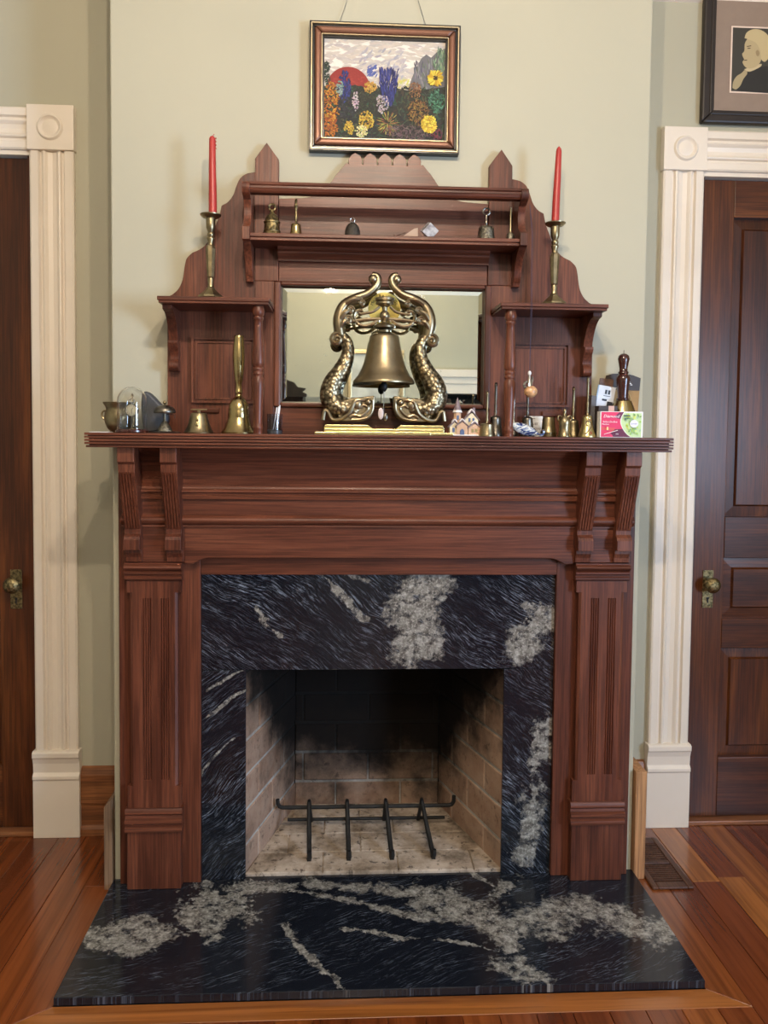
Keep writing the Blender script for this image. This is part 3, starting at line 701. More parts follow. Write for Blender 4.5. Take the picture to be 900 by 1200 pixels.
frame_ring(.015, .033, -.036, 'copper_moulding', frame_copper, .006); frame_ring(.033, .036, -.030, 'gold_fillet', frame_gold, .001); frame_ring(.036, .041, -.022, 'black_liner', black, .001)
cv = MB(); ax, bx_, az, bz = PX0+.04, PX1-.04, PZ0+.04, PZ1-.04
layer = [0]
def ypaint(): layer[0] += 1; return -.0142-layer[0]*1.2e-6
def PP(u, v): return (ax+(bx_-ax)*u, bz-(bz-az)*v)       # u right, v down
def poly(pts, c):
    y = ypaint(); cv.col = c; cv.add([(PP(*p)[0], y, PP(*p)[1]) for p in reversed(pts)], [tuple(range(len(pts)))])
def jit(c, k=.18): g = .72*random.uniform(1-k, 1+k); return tuple(min(1, max(0, x*g*random.uniform(1-k*.5, 1+k*.5))) for x in c)
def daub(u, v, l, w, a, c):
    ca, sa = math.cos(a), math.sin(a); asp = (bx_-ax)/(bz-az)
    q = [(-l, 0), (-l*.3, -w), (l*.6, -w*.8), (l, 0), (l*.6, w*.8), (-l*.3, w)]
    poly([(u+(x*ca-y*sa), v+(x*sa+y*ca)*asp) for x, y in q], c)
cv.col = (.7, .66, .6)
cv.box(ax-.003, bx_+.003, -.0140, -.004, az-.003, bz+.003)
S = srgb
def fill(n, uf, vf, l, w, cols, af, k=.15):
    for _ in range(n):
        u, v = uf(), vf()
        if 0 < u < 1 and 0 < v < 1: daub(u, v, l*random.uniform(.7, 1.2), w*random.uniform(.7, 1.2), af(u, v), jit(random.choice(cols), k))
R_ = random.uniform
fill(420, lambda: R_(0, 1), lambda: R_(0, .55), .05, .012, [S(215, 205, 195), S(222, 212, 200), S(205, 198, 195)], lambda u, v: R_(-.4, .4), .05)
fill(60, lambda: R_(.3, .66), lambda: R_(.1, .42), .03, .009, [S(190, 185, 192), S(180, 178, 190), S(205, 198, 198)], lambda u, v: R_(-1.2, -.2), .08)
fill(40, lambda: R_(.36, .43), lambda: R_(.26, .36), .018, .006, [S(90, 105, 175)], lambda u, v: R_(-1.2, -.5))
fill(30, lambda: R_(.6, .7), lambda: R_(.38, .52), .02, .007, [S(220, 215, 120), S(215, 210, 170)], lambda u, v: R_(-1.2, -.5))
mtn = [(.69, .50), (.72, .38), (.76, .26), (.80, .17), (.84, .13), (.88, .16), (.93, .10), (1.0, .06), (1.0, .6), (.69, .6)]
poly(mtn, S(100, 99, 103))
fill(90, lambda: R_(.74, .98), lambda: R_(.2, .55), .03, .006, [S(130, 128, 140), S(95, 95, 110), S(150, 150, 150), S(110, 118, 105)], lambda u, v: R_(1.1, 1.7))
poly([(.2+.18*math.cos(a), .50+.22*math.sin(a)*-1) for a in [PI*i/24 for i in range(25)]], S(135, 42, 36))
fill(80, lambda: R_(.07, .36), lambda: R_(.38, .5), .02, .006, [S(160, 52, 45), S(172, 62, 52)], lambda u, v: R_(-.3, .3), .06)
poly([(0, .48), (.12, .50), (.25, .46), (.4, .5), (.55, .47), (.7, .5), (.85, .48), (1, .45), (1, 1), (0, 1)], S(38, 41, 33))
fill(900, lambda: R_(0, 1), lambda: R_(.47, 1), .022, .006, [S(45, 50, 42), S(60, 75, 60), S(72, 58, 45), S(38, 42, 48), S(80, 85, 60), S(50, 80, 62)], lambda u, v: R_(0, 3.1), .25)
def clump(cu, cv_, ru, rv, n, cols, l=.015, w=.006, up=False):
    for _ in range(n):
        a = R_(0, 2*PI); r = math.sqrt(R_(0, 1)); daub(cu+ru*r*math.cos(a), cv_+rv*r*math.sin(a), l, w, (-PI/2+R_(-.35, .35)) if up else R_(0, PI), jit(random.choice(cols), .25))
clump(.02, .38, .03, .14, 60, [S(45, 60, 50), S(60, 75, 60)])
clump(.06, .66, .07, .22, 200, [S(200, 135, 40), S(175, 100, 35), S(215, 160, 60), S(150, 75, 35)], .013)
clump(.05, .90, .07, .10, 90, [S(190, 120, 40), S(160, 85, 35)], .012)
clump(.17, .48, .05, .16, 150, [S(45, 52, 115), S(55, 65, 140), S(38, 42, 90)], .014, .006, True)
clump(.19, .70, .08, .12, 150, [S(42, 45, 48), S(55, 55, 60)], .014)
clump(.36, .64, .08, .12, 150, [S(48, 52, 42), S(62, 65, 50)], .014)
clump(.13, .50, .03, .07, 40, [S(120, 150, 140), S(150, 170, 160)], .01)
clump(.26, .62, .025, .1, 50, [S(205, 190, 195), S(190, 170, 180)], .008)
clump(.38, .48, .05, .06, 70, [S(200, 160, 70), S(180, 135, 60)], .012)
for _ in range(220):
    t_ = R_(0, 1); u = .53+R_(-.075, .075)*(1-.55*max(0, t_-.45)/.55)
    daub(u, .30+.34*t_, .03, .0045, -PI/2+R_(-.2, .2)+(u-.53)*3, jit(random.choice([S(38, 44, 110), S(50, 58, 135), S(30, 34, 85), S(70, 75, 150)]), .2))
clump(.48, .64, .05, .1, 90, [S(200, 190, 190), S(170, 160, 170), S(150, 140, 130)], .008)
clump(.35, .82, .06, .1, 110, [S(205, 170, 60), S(215, 190, 80), S(170, 125, 50)], .01); clump(.31, .93, .05, .06, 80, [S(220, 215, 130), S(230, 225, 170)], .008)
clump(.21, .9, .04, .07, 60, [S(215, 180, 70), S(190, 150, 60)], .009)
for i in range(90):
    a = R_(0, 2*PI); r = R_(.02, .085); daub(.53+r*math.cos(a), .84+r*1.3*math.sin(a), .022, .003, a, jit(random.choice([S(190, 180, 90), S(120, 130, 70), S(160, 90, 70)]), .2))
clump(.75, .5, .05, .09, 100, [S(150, 105, 70), S(120, 80, 55), S(170, 130, 90)], .01, .003); clump(.78, .72, .09, .13, 200, [S(140, 100, 60), S(110, 75, 50), S(160, 130, 70)], .013, .003)
clump(.93, .6, .07, .12, 120, [S(70, 115, 90), S(90, 140, 110), S(50, 90, 70)], .013); clump(.95, .2, .05, .14, 90, [S(110, 140, 110), S(150, 170, 140), S(90, 120, 95)], .02, .004, True)
clump(.7, .93, .2, .08, 220, [S(110, 85, 90), S(85, 70, 72), S(130, 110, 110)], .02, .0025); clump(.93, .93, .06, .06, 60, [S(110, 45, 55), S(90, 60, 70)], .01)
def sunflower(cu, cv_, r, n, c1, c2):
    for i in range(n):
        a = 2*PI*i/n+R_(-.1, .1); rr = r*R_(.75, 1.05); daub(cu+rr*.55*math.cos(a), cv_+rr*.55*1.33*math.sin(a), rr*.45, r*.12, a, jit(random.choice(c1), .15))
    for i in range(25): daub(cu+R_(-.2, .2)*r, cv_+R_(-.25, .25)*r, r*.12, r*.06, R_(0, 3), jit(c2, .2))
sunflower(.917, .37, .075, 34, [S(230, 200, 55), S(240, 215, 80), S(200, 160, 40)], S(70, 50, 30))
clump(.87, .84, .062, .085, 200, [S(225, 195, 50), S(235, 210, 80), S(200, 160, 45)], .016, .006)
for k in range(3): daub(.87, .80+.035*k, .04, .002, .15, S(110, 80, 35))
cv.build('canvas', paint_m, pt, world=True)
MB().tube([(-.137, -.012, 2.45), (-.105, -.006, 2.548), (-.05, -.005, 2.70)], .0008, 6).tube([(.118, -.012, 2.45), (.088, -.006, 2.548), (.035, -.005, 2.70)], .0008, 6).build('hanging_wire', steel_wire, pt, world=True)

# ---- framed portrait print above the right door
pr = thing('framed_portrait', 'dark framed old portrait print of a person in black coat', 'picture', (1.26, YB, 2.344))
QX0, QX1, QZ0, QZ1 = 1.045, 1.475, 2.345, 2.86
def qring(d0, d1, y, name, mat, bevel=.003):
    a, b, c, d = QX0, QX1, QZ0, QZ1
    for poly_ in ([(a+d0, c+d0), (a+d1, c+d1), (a+d1, d-d1), (a+d0, d-d0)], [(b-d0, c+d0), (b-d1, c+d1), (b-d1, d-d1), (b-d0, d-d0)], [(a+d0, c+d0), (b-d0, c+d0), (b-d1, c+d1), (a+d1, c+d1)], [(a+d0, d-d0), (b-d0, d-d0), (b-d1, d-d1), (a+d1, d-d1)]):
        MB().prism(poly_, y, YB-.002).build(name, mat, pr, world=True, bevel=bevel)
qring(0, .028, YB-.028, 'frame', frame_black, .006); qring(.028, .042, YB-.022, 'inner_frame', frame_black, .003)
MB().box(QX0+.04, QX1-.04, YB-.012, YB-.002, QZ0+.04, QZ1-.04).build('mat_board', mat_board, pr, world=True)
MB().box(1.141, 1.379, YB-.0135, YB-.012, 2.447, 2.660).build('mat_bevel', mat_pink, pr, world=True)
pp = MB(); yq = [YB-.0136]
def qp(pts, c):
    yq[0] -= .0001; pp.col = c; pp.add([(p[0], yq[0], p[1]) for p in pts], [tuple(range(len(pts)))])
def qblob(pts, c): qp(smooth_curve(pts+[pts[0]], 5)[:-1], c)
qp([(1.146, 2.452), (1.374, 2.452), (1.374, 2.655), (1.146, 2.655)], S(58, 55, 47))
hx, hz = 1.222, 2.575
qblob([(1.165, 2.452), (1.178, 2.49), (1.205, 2.518), (1.235, 2.53), (1.275, 2.535), (1.31, 2.515), (1.345, 2.49), (1.352, 2.452)], S(38, 36, 33))
qblob([(1.150, 2.462), (1.152, 2.482), (1.163, 2.5), (1.178, 2.51), (1.192, 2.522), (1.198, 2.51), (1.186, 2.492), (1.176, 2.47), (1.162, 2.458)], S(165, 150, 115))
qblob([(1.187, 2.523), (1.206, 2.516), (1.24, 2.532), (1.243, 2.542), (1.212, 2.532)], S(195, 178, 140))
qblob([(1.186, 2.535), (1.181, 2.546), (1.186, 2.554), (1.182, 2.562), (1.179, 2.572), (1.186, 2.582), (1.187, 2.605), (1.198, 2.622), (1.22, 2.625), (1.24, 2.60), (1.243, 2.555), (1.226, 2.532), (1.20, 2.526)], S(178, 160, 122))
qblob([(1.185, 2.622), (1.192, 2.64), (1.212, 2.651), (1.238, 2.650), (1.262, 2.635), (1.275, 2.605), (1.272, 2.572), (1.258, 2.55), (1.244, 2.556), (1.238, 2.585), (1.224, 2.608), (1.2, 2.618)], S(190, 172, 130))
qblob([(1.227, 2.568), (1.224, 2.58), (1.231, 2.586), (1.237, 2.576), (1.233, 2.566)], S(150, 130, 95))
for a in ((1.194, 2.594, 1.208, 2.597), (1.186, 2.550, 1.196, 2.551), (1.196, 2.588, 1.206, 2.589)):
    qp([(a[0], a[1]), (a[2], a[3]), (a[2], a[3]+.003), (a[0], a[1]+.003)], S(85, 72, 52))
pp.build('portrait_print', print_m, pr, world=True)
PX = None

# ================================================================ THINGS ON THE SHELVES
SH, US, SS = 1.3202, 1.8572, 1.6787      # tops of main shelf, upper shelf, side shelves
def txt(s, size, mat, parent, loc, rot=(PI/2, 0, 0), name='lettering', align='CENTER', shear=0.0):
    cu = bpy.data.curves.new('t', 'FONT'); cu.body = s; cu.size = size; cu.align_x = align; cu.align_y = 'CENTER'; cu.extrude = .0001; cu.shear = shear; cu.resolution_u = 2
    to = bpy.data.objects.new('t', cu); me = bpy.data.meshes.new_from_object(to); me.name = name
    bpy.data.objects.remove(to); bpy.data.curves.remove(cu)
    me.materials.clear(); me.materials.append(mat)
    o = bpy.data.objects.new(name, me); C.objects.link(o); o.parent = parent; o.location = loc; o.rotation_euler = rot
    return o
def ringy(r0, r1, cz, axis='y', seg=18):
    """torus standing in the x-z plane"""
    m = MB(); pts = [(r0*math.cos(2*PI*i/seg), 0, cz+r0*math.sin(2*PI*i/seg)) for i in range(seg+1)]
    return m.tube(pts, r1, 8, caps=False)
def bell(name, label, loc, mat, body, handle=None, hmat=None, ring=None, group='bells on the mantel shelves', extra=None):
    t = thing(name, label, 'bell', loc, group)
    MB().lathe(body, seg=32).build('bell_body', mat, t, smooth=True, angle=.7)
    if handle: MB().lathe(handle, seg=18).build('handle', hmat or mat, t, smooth=True, angle=.8)
    if ring: ringy(*ring).build('ring', hmat or mat, t, smooth=True)
    return t
def cup(rb, rt, h, rim=.002, n=8, flare=2.2):
    """bell outline from mouth (radius rb) to a rounded shoulder (rt)"""
    p = [(rb, 0), (rb, rim)]
    for i in range(1, n+1):
        u = i/n; p.append((rt+(rb-rt)*(1-u)**flare, rim+(h*.88-rim)*u))
    for i in range(1, 6):
        a = PI/2*i/6; p.append((rt*math.cos(a)*.98, h*.88+h*.12*math.sin(a)))
    p.append((.0006, h)); return p

# --- candlesticks and candles
def candlestick(x, label):
    t = thing('candlestick', label, 'candlestick', (x, -.10, SS), 'brass candlesticks on the side shelves')
    b = MB()
    def oct_(r, z): return [(r, z)]
    b.lathe([(.048, 0), (.050, .002), (.048, .006), (.040, .0075)], seg=4, ang=PI/4, sx=.75, sy=.75)
    b.lathe([(.036, .007), (.034, .012), (.020, .024), (.0135, .030), (.0115, .034)], seg=8, ang=PI/8)
    b.build('base', brass_old, t, bevel=.001)
    MB().lathe([(.0115, .034), (.0085, .037), (.0072, .045), (.0085, .055), (.0078, .060)], seg=16).build('lower_knop', brass_old, t, smooth=True)
    MB().lathe([(.0075, .060), (.0095, .064), (.0138, .138), (.0115, .146), (.0082, .149)], seg=8, ang=PI/8).build('stem', brass_old, t)
    MB().lathe([(.0082, .149), (.0075, .158), (.0105, .165), (.0105, .168), (.0078, .171), (.0098, .176), (.0098, .179), (.0075, .183), (.0095, .188), (.012, .194), (.0125, .206), (.0125, .222)], seg=18).build('socket', brass_old, t, smooth=True, angle=.8)
    MB().lathe([(.012, .220), (.022, .222), (.028, .2275), (.0285, .230), (.020, .229), (.011, .2285)], seg=24).build('drip_pan', brass_old, t, smooth=True)
    return t
candlestick(-.472, 'brass candlestick with red candle on shelf nearest the brass pot'); candlestick(.468, 'brass candlestick with red candle on shelf nearest the school bell')
c = MB().tube([(0, 0, 0), (0, 0, .05), (-.001, 0, .12), (-.001, 0, .200), (-.001, 0, .206), (.0005, 0, .210)], [.0108, .0106, .0098, .0088, .007, .002], 18)
c.tube([(.0, 0, .206), (.001, 0, .211), (.004, 0, .215)], .0009, 6)
for i in range(4): c.ball((.0085, -.003, .203-i*.009), .002, seg=8, rings=6)
o = c.build('candle', red_wax, smooth=True, angle=.9); o.location = (-.4665, -.10, SS+.2285); tag(o, 'used red taper candle with drips and bent wick', 'candle', 'red taper candles')
c = MB().tube([(0, 0, 0), (.001, 0, .05), (.0035, 0, .12), (.0058, 0, .196), (.006, 0, .203), (.0062, 0, .209)], [.0106, .0104, .0094, .0078, .006, .0012], 18)
o = c.build('candle', red_wax, smooth=True, angle=.9); o.location = (.468, -.10, SS+.2285); tag(o, 'unburnt leaning red taper candle with pointed tip', 'candle', 'red taper candles')

# --- upper shelf
t = bell('bell', 'ornate embossed brass bell with ring top on upper shelf', (-.309, -.085, US), brass_orn,
     [(.026, 0), (.0265, .003), (.0245, .008), (.0225, .012), (.0235, .015), (.0215, .018), (.0205, .034), (.0222, .036), (.0222, .040), (.0195, .042), (.0165, .052), (.0125, .058), (.007, .062), (.0045, .066), (.004, .070), (.0006, .072)], ring=(.0085, .0028, .079))
t = bell('bell', 'small plain golden bell with figural stick handle on upper shelf', (-.244, -.088, US), brass,
     [(.0178, 0), (.018, .002), (.0165, .006), (.0145, .016), (.0135, .026), (.013, .032), (.0105, .035), (.0006, .036)], [(.004, .035), (.0022, .038), (.0022, .046), (.004, .052), (.0045, .058), (.003, .064), (.0028, .072), (.005, .080), (.0055, .086), (.0035, .090), (.0038, .096), (.003, .101), (.0005, .103)], brass_orn)
t = bell('bell', 'small dull dark cast bell with wire loop on upper shelf', (-.09, -.085, US), dark_bell,
     [(.0235, 0), (.0235, .002), (.0215, .008), (.0205, .02), (.0175, .031), (.0125, .038), (.006, .0425), (.0006, .0435)], hmat=silver, ring=(.0062, .0012, .050))
t = bell('bell', 'embossed grey brass bell with big ring handle on upper shelf', (.279, -.085, US), pewter_orn,
     [(.0262, 0), (.0265, .003), (.0245, .008), (.0228, .016), (.0218, .028), (.0205, .036), (.0165, .0405), (.009, .043), (.0006, .044)], [(.005, .043), (.003, .046), (.0045, .052), (.003, .058), (.004, .064), (.003, .070), (.0025, .074)], pewter, (.0095, .0028, .082))
t = bell('bell', 'tiny dark bell with long straight handle on upper shelf', (.347, -.085, US), pewter_orn,
     [(.0135, 0), (.0138, .002), (.0125, .008), (.0112, .018), (.0085, .024), (.004, .027), (.0006, .0275)], [(.0032, .027), (.0024, .032), (.0022, .06), (.0026, .09), (.003, .094), (.0005, .096)], brass_old)
m = MB().prism([(-.028, 0), (.028, 0), (.028, .034), (.018, .032)], -.002, .002); m.prism([(-.02, 0), (.03, 0), (.024, .028), (.016, .026)], .006, .009)
o = m.build('folded_card', plain('tan_card', (.42, .30, .22), .8)); o.location = (.062, -.08, US); tag(o, 'tan folded scrap of card lying on the upper shelf', 'card')
o = MB().lathe([(.0075, 0), (.0075, .002), (.004, .003), (.004, .008), (.0075, .009), (.0075, .011)], seg=16).tube([(.004, 0, .010), (.012, 0, .015), (.026, -.002, .019)], .0015, 6).build('wire_spool', plain('spool_dark', (.10, .05, .03), .5), smooth=True, angle=.6); o.location = (.030, -.085, US); tag(o, 'tiny dark spool beside tan card on upper shelf', 'spool')
t = thing('glass_cube', 'small white crystal cube balanced on its edge on upper shelf', 'cube', (.122, -.08, US))
cb = MB().box(-.0165, .0165, -.0165, .0165, -.0165, .0165); rm = Matrix.Rotation(.35, 3, 'Z') @ Matrix.Rotation(math.radians(38), 3, 'Y') @ Matrix.Rotation(math.radians(20), 3, 'X')
cb.rot(rm); mz = min(v[2] for v in cb.v); cb.v = [(v[0], v[1], v[2]-mz) for v in cb.v]
tt = NT('frosted_crystal'); f = tt.noise(tt.obj(), 60, 4); tt.col(tt.ramp(f, [(.4, (.75, .75, .77)), (.6, (.35, .34, .36))])); tt.p(rough=.12, trans=.35)
cb.build('crystal', tt.m, t, bevel=.0012)

# --- main shelf, from the pot towards the school bell
o = MB().prism([(-.026, -.022), (.022, -.026), (.026, .014), (-.02, .02)], 0, .0016, 'xy').build('paper_slip', paper); o.location = (-.757, -.125, SH); tag(o, 'white slip of paper lying flat beside the brass pot', 'paper')
t = thing('brass_pot', 'round bellied brass pot with ear handle on mantel shelf', 'pot', (-.731, -.054, SH))
MB().lathe([(.0006, .001), (.022, 0), (.023, .003), (.031, .012), (.037, .026), (.039, .042), (.037, .055), (.034, .062), (.0355, .070), (.042, .080), (.0425, .083), (.041, .0835), (.033, .070), (.031, .060), (.034, .04), (.028, .012), (.0006, .006)], seg=36, caps=False).build('pot_body', brass_old, t, smooth=True, angle=.9)
MB().tube(smooth_curve([(-.035, 0, .060), (-.043, 0, .058), (-.0465, 0, .050), (-.044, 0, .040), (-.037, 0, .034)], 4), .0028, 8).build('ear_handle', brass_old, t, smooth=True)
t = thing('watch_dome', 'pocket watch displayed under a clear glass dome', 'display dome', (-.677, -.123, SH))
MB().lathe([(.041, 0), (.043, .002), (.043, .006), (.040, .009), (.0006, .009)], seg=36).build('wooden_base', wood_handle, t, smooth=True, angle=.6)
dom = [(.0385, .0092), (.0385, .085)] + [(.0385*math.cos(PI/2*i/10), .085+.0385*math.sin(PI/2*i/10)) for i in range(1, 10)] + [(.0004, .1235)]
inn = [(r-.0013 if r > .002 else .0004, z-.0013 if z > .085 else z) for r, z in reversed(dom)]
MB().lathe(dom+inn, seg=40, caps=False).build('glass_dome', glass, t, smooth=True, angle=2)
st = MB().lathe([(.012, .009), (.010, .012), (.0025, .016), (.002, .03), (.002, .098)], 0, .012).tube([(0, .012, .098), (0, .006, .104), (0, -.003, .102), (0, -.004, .094)], .0016, 8); st.build('hook_stand', brass_old, t, smooth=True)
wt = MB().lathe([(.0006, 0), (.0165, 0), (.0178, .002), (.0178, .006), (.0165, .008), (.0006, .008)], seg=32); wt.v = [(v[0], -.004-v[2]+.006, .060+v[1]) for v in wt.v]
wo = wt.build('pocket_watch', pewter, t, smooth=True, angle=.6)
fc = MB().lathe([(.0006, 0), (.0148, 0), (.0148, .0006), (.0006, .0006)], seg=32); fc.v = [(v[0], -.0065-v[2], .060+v[1]) for v in fc.v]; fc.build('dial', plain('watch_dial', (.62, .55, .36), .5), wo)
hd = MB(); [hd.box(-.0006+.0118*math.sin(PI*i/6), .0006+.0118*math.sin(PI*i/6), -.0078, -.0071, .060+.0118*math.cos(PI*i/6)-.0012, .060+.0118*math.cos(PI*i/6)+.0012) for i in range(12)]
hd.tube([(0, -.0076, .060), (.0045, -.0076, .066)], .0006, 5).tube([(0, -.0076, .060), (.001, -.0076, .051)], .0006, 5); hd.build('watch_hands', black, wo)
bw_ = MB(); bw_.tube([(.006*math.cos(2*PI*i/14), -.002, .086+.006*math.sin(2*PI*i/14)) for i in range(15)], .0012, 6, caps=False).lathe([(.003, .0), (.0035, .004), (.002, .006)], 0, -.002, .077); bw_.build('crown', silver, wo, smooth=True)
t = thing('grey_case', 'dark grey curved case standing behind the glass dome', 'case', (-.628, -.062, SH))
sh_ = smooth_curve([(-.03, .0), (-.036, .06), (-.034, .098), (-.026, .113), (-.010, .105), (.012, .082), (.030, .062), (.036, .04), (.030, .018), (.012, .003)], 4)
MB().prism(sh_, -.018, .018).build('shell', plain('charcoal_case', (.055, .057, .062), .5), t, smooth=True, bevel=.006, angle=.6)
t = thing('call_bell', 'dark domed desk call bell with ornate foot', 'bell', (-.59, -.125, SH), 'bells on the mantel shelves')
MB().lathe([(.039, 0), (.040, .002), (.036, .004), (.0006, .005)], seg=28).build('base_plate', pewter, t, smooth=True)
MB().lathe([(.021, .004), (.020, .008), (.0145, .018), (.009, .027), (.0042, .033), (.0035, .052), (.0006, .054)], seg=24).build('stem', pewter_orn, t, smooth=True)
MB().lathe([(.0275, .053), (.0288, .055), (.0275, .062), (.022, .069), (.012, .0735), (.004, .075), (.0006, .075)], seg=32).build('bell_dome', pewter, t, smooth=True, angle=.8)
MB().lathe([(.004, .0745), (.0026, .077), (.0045, .081), (.0035, .085), (.0006, .087)], seg=14).build('striker_button', brass_old, t, smooth=True)
MB().tube([(.006, -.002, .05), (.026, -.002, .049), (.027, -.002, .040)], .0013, 6).build('lever', dark_iron, t)
t = bell('bell', 'squat brass bell with oval medallions and flat bar top', (-.502, -.11, SH), brass_old,
     [(.0395, 0), (.040, .003), (.0375, .006), (.033, .014), (.028, .028), (.0245, .042), (.022, .052), (.019, .055), (.0006, .056)])
MB().box(-.0215, .0215, -.002, .002, .062, .066).box(-.004, .004, -.002, .002, .055, .062).build('bar_top', brass_old, t, bevel=.001)
for zz in (.024, .038):
    mm = MB().ball((0, 0, 0), .0065, .75, .35, 1); mm.v = [(v[0], v[1]-(.0305 if zz < .03 else .0262), v[2]+zz) for v in mm.v]; mm.build('medallion', bright_brass, t, smooth=True)
t = bell('hand_bell', 'tall polished brass hand bell with thick brass handle', (-.396, -.1, SH), brass,
     [(.0475, 0), (.048, .004), (.045, .008), (.0375, .018), (.0325, .032), (.030, .043), (.0296, .045), (.030, .047), (.0288, .062), (.0284, .064), (.0286, .066), (.0265, .078), (.0215, .090), (.014, .098), (.0085, .1015), (.0006, .102)],
     [(.0088, .101), (.0092, .104), (.0078, .107), (.0105, .112), (.0095, .116), (.0080, .128), (.0088, .138), (.0118, .147), (.0118, .151), (.0125, .153), (.0145, .175), (.0165, .20), (.0168, .215), (.0155, .24), (.0135, .258), (.0138, .262), (.0125, .266), (.0006, .267)], brass)
t = thing('grey_tumbler', 'small grey glass tumbler holding white sticks', 'tumbler', (-.302, -.055, SH))
MB().lathe([(.0006, .0), (.0205, 0), (.021, .010), (.0006, .010)], seg=28).build('dark_foot', plain('tumbler_foot', (.05, .05, .055), .3), t, smooth=True, angle=.6)
MB().lathe([(.0212, .0103), (.0222, .056), (.0205, .056), (.0198, .012), (.0006, .0105)], seg=28, caps=False).build('glass', glass_grey, t, smooth=True, angle=.8)
for i, (a, b) in enumerate(((-.004, .006), (.003, .011), (.007, .014))): MB().tube([(a, .002*i-.003, .012), (b, .002*i-.003, .074+.003*i)], .0018, 6).build('stick', paper, t)

# --- the great bell hung between two dolphins
t = thing('dolphin_bell', 'large bronze bell hung between two scaly dolphins on stepped base', 'bell', (0, -.095, SH), 'bells on the mantel shelves')
K = .000553
def Q(px, py, y=0.0): return ((px-431)*K, y, (862-py)*K)       # ornament drawing units: 0.553 mm
for i, (w0, z0, z1, dp) in enumerate(((.188, 0, .008, .055), (.163, .008, .017, .048))):
    MB().box(-w0, w0, -dp, dp, z0, z1).build('base_step', bright_brass, t, bevel=.002)
MB().box(-.125, .125, -.060, -.0555, .0, .009).build('base_front', bright_brass, t, bevel=.0015)
for s in (-1, 1):
    def Mx(pts): return [(s*-p[0], p[1], p[2]) for p in pts]
    MB().prism([(s*.03, .017), (s*.165, .017), (s*.16, .0275), (s*.045, .0275)], -.042, .042).build('base_block', bright_brass, t, bevel=.002)
    body = smooth_curve([(*Q(365, 735), 26*K), (*Q(325, 735), 44*K), (*Q(270, 738), 56*K), (*Q(205, 725), 60*K), (*Q(168, 672), 56*K), (*Q(180, 610), 53*K), (*Q(215, 550), 44*K), (*Q(243, 490), 36*K), (*Q(252, 440), 31*K), (*Q(244, 400), 28*K), (*Q(222, 375), 25*K)], 5)
    MB().tube(Mx([b_[:3] for b_ in body]), [b_[3] for b_ in body], 16, flat=1.15).build('dolphin_body', fishm, t, smooth=True)
    cu = []
    for i in range(26):
        a = .2+i*.42; r = 33*K*(1-i/34); c0 = Q(196, 392); cu.append((c0[0]+r*math.cos(a), -.004-i*.0002, c0[2]+r*math.sin(a)))
    MB().tube(Mx(cu), [11*K*(1-.5*i/26)+.0015 for i in range(26)], 8, flat=1.8).ball((s*-Q(196, 392)[0], 0, Q(196, 392)[2]), 24*K, 1, .8, 1).build('tail_curl', bronze, t, smooth=True)
    hd = MB()
    sil = smooth_curve([(384, 668), (386, 700), (380, 742), (362, 776), (325, 794), (270, 796), (215, 790), (200, 740), (225, 700), (270, 682), (320, 676), (350, 672)], 4)
    hd.prism([(s*-Q(*p)[0], Q(*p)[2]) for p in sil], -.030, .030)
    head = hd.build('dolphin_head', bronze, t, smooth=True, bevel=.006, bseg=3, angle=.5)
    MB().tube(Mx(smooth_curve([Q(262, 776, -.0315), Q(285, 764, -.032), Q(312, 770, -.032), Q(340, 750, -.032), Q(352, 728, -.032), Q(330, 716, -.032), Q(315, 728, -.032)], 4)), 8*K, 8).tube(Mx(smooth_curve([Q(374, 690, -.031), Q(374, 735, -.031), Q(352, 772, -.031), Q(310, 786, -.031), Q(270, 788, -.031)], 4)), 6*K, 8).build('jaw_scroll', bronze, head, smooth=True)
    e1 = Q(352, 700); MB().ball((s*-e1[0], -.034, e1[2]), 17*K, seg=16).build('eye', bronze, head, smooth=True)
    e2 = Q(297, 712); MB().ball((s*-e2[0], -.031, e2[2]), 25*K, 1, .5, 1.1).build('brow', bronze, head, smooth=True)
    ear = smooth_curve([Q(340, 690, -.03), Q(310, 690, -.034), Q(285, 700, -.035), Q(270, 735, -.035), Q(255, 760, -.034), Q(215, 785, -.03), Q(175, 785, -.026), Q(155, 750, -.026), Q(138, 745, -.026), Q(130, 790, -.026)], 4)
    MB().tube(Mx(ear), 10*K, 8).build('fin', bronze, t, smooth=True)
    # leafy scroll arm above the tail
    arm = smooth_curve([(*Q(215, 372), 26*K), (*Q(205, 320), 30*K), (*Q(208, 270), 29*K), (*Q(232, 222), 27*K), (*Q(285, 188), 24*K), (*Q(345, 163), 21*K), (*Q(385, 128), 20*K), (*Q(398, 95), 18*K), (*Q(388, 74), 16*K), (*Q(368, 72), 14*K)], 5)
    MB().tube(Mx([b_[:3] for b_ in arm]), [b_[3] for b_ in arm], 14, flat=1.2).build('scroll_arm', bronze, t, smooth=True)
    MB().ball((s*-Q(373, 92)[0], -.003, Q(373, 92)[2]), 24*K, 1, .95, 1, seg=18).build('scroll_end', bronze, t, smooth=True)
    lf = MB()
    for (p, q_, r) in ((Q(240, 215, -.012), Q(320, 195, -.012), 15), (Q(215, 290, -.012), Q(262, 250, -.014), 15), (Q(212, 330, -.012), Q(250, 300, -.016), 13)):
        lf.tube(Mx(smooth_curve([p, ((p[0]+q_[0])/2, -.018, (p[2]+q_[2])/2+.006), q_], 4)), [r*K*(1-.6*i/8)+.0008 for i in range(9)], 8)
    for (cx_, cy_, r) in ((262, 248, 18), (250, 297, 22), (318, 215, 14)):
        sp_ = [(Q(cx_, cy_)[0]+r*K*(1-i/22)*math.cos(i*.6), -.016, Q(cx_, cy_)[2]+r*K*(1-i/22)*math.sin(i*.6)) for i in range(20)]
        lf.tube(Mx(sp_), 5*K+.001, 6)
    lf.build('leaf_scroll', bronze, t, smooth=True)
    wi_ = MB()
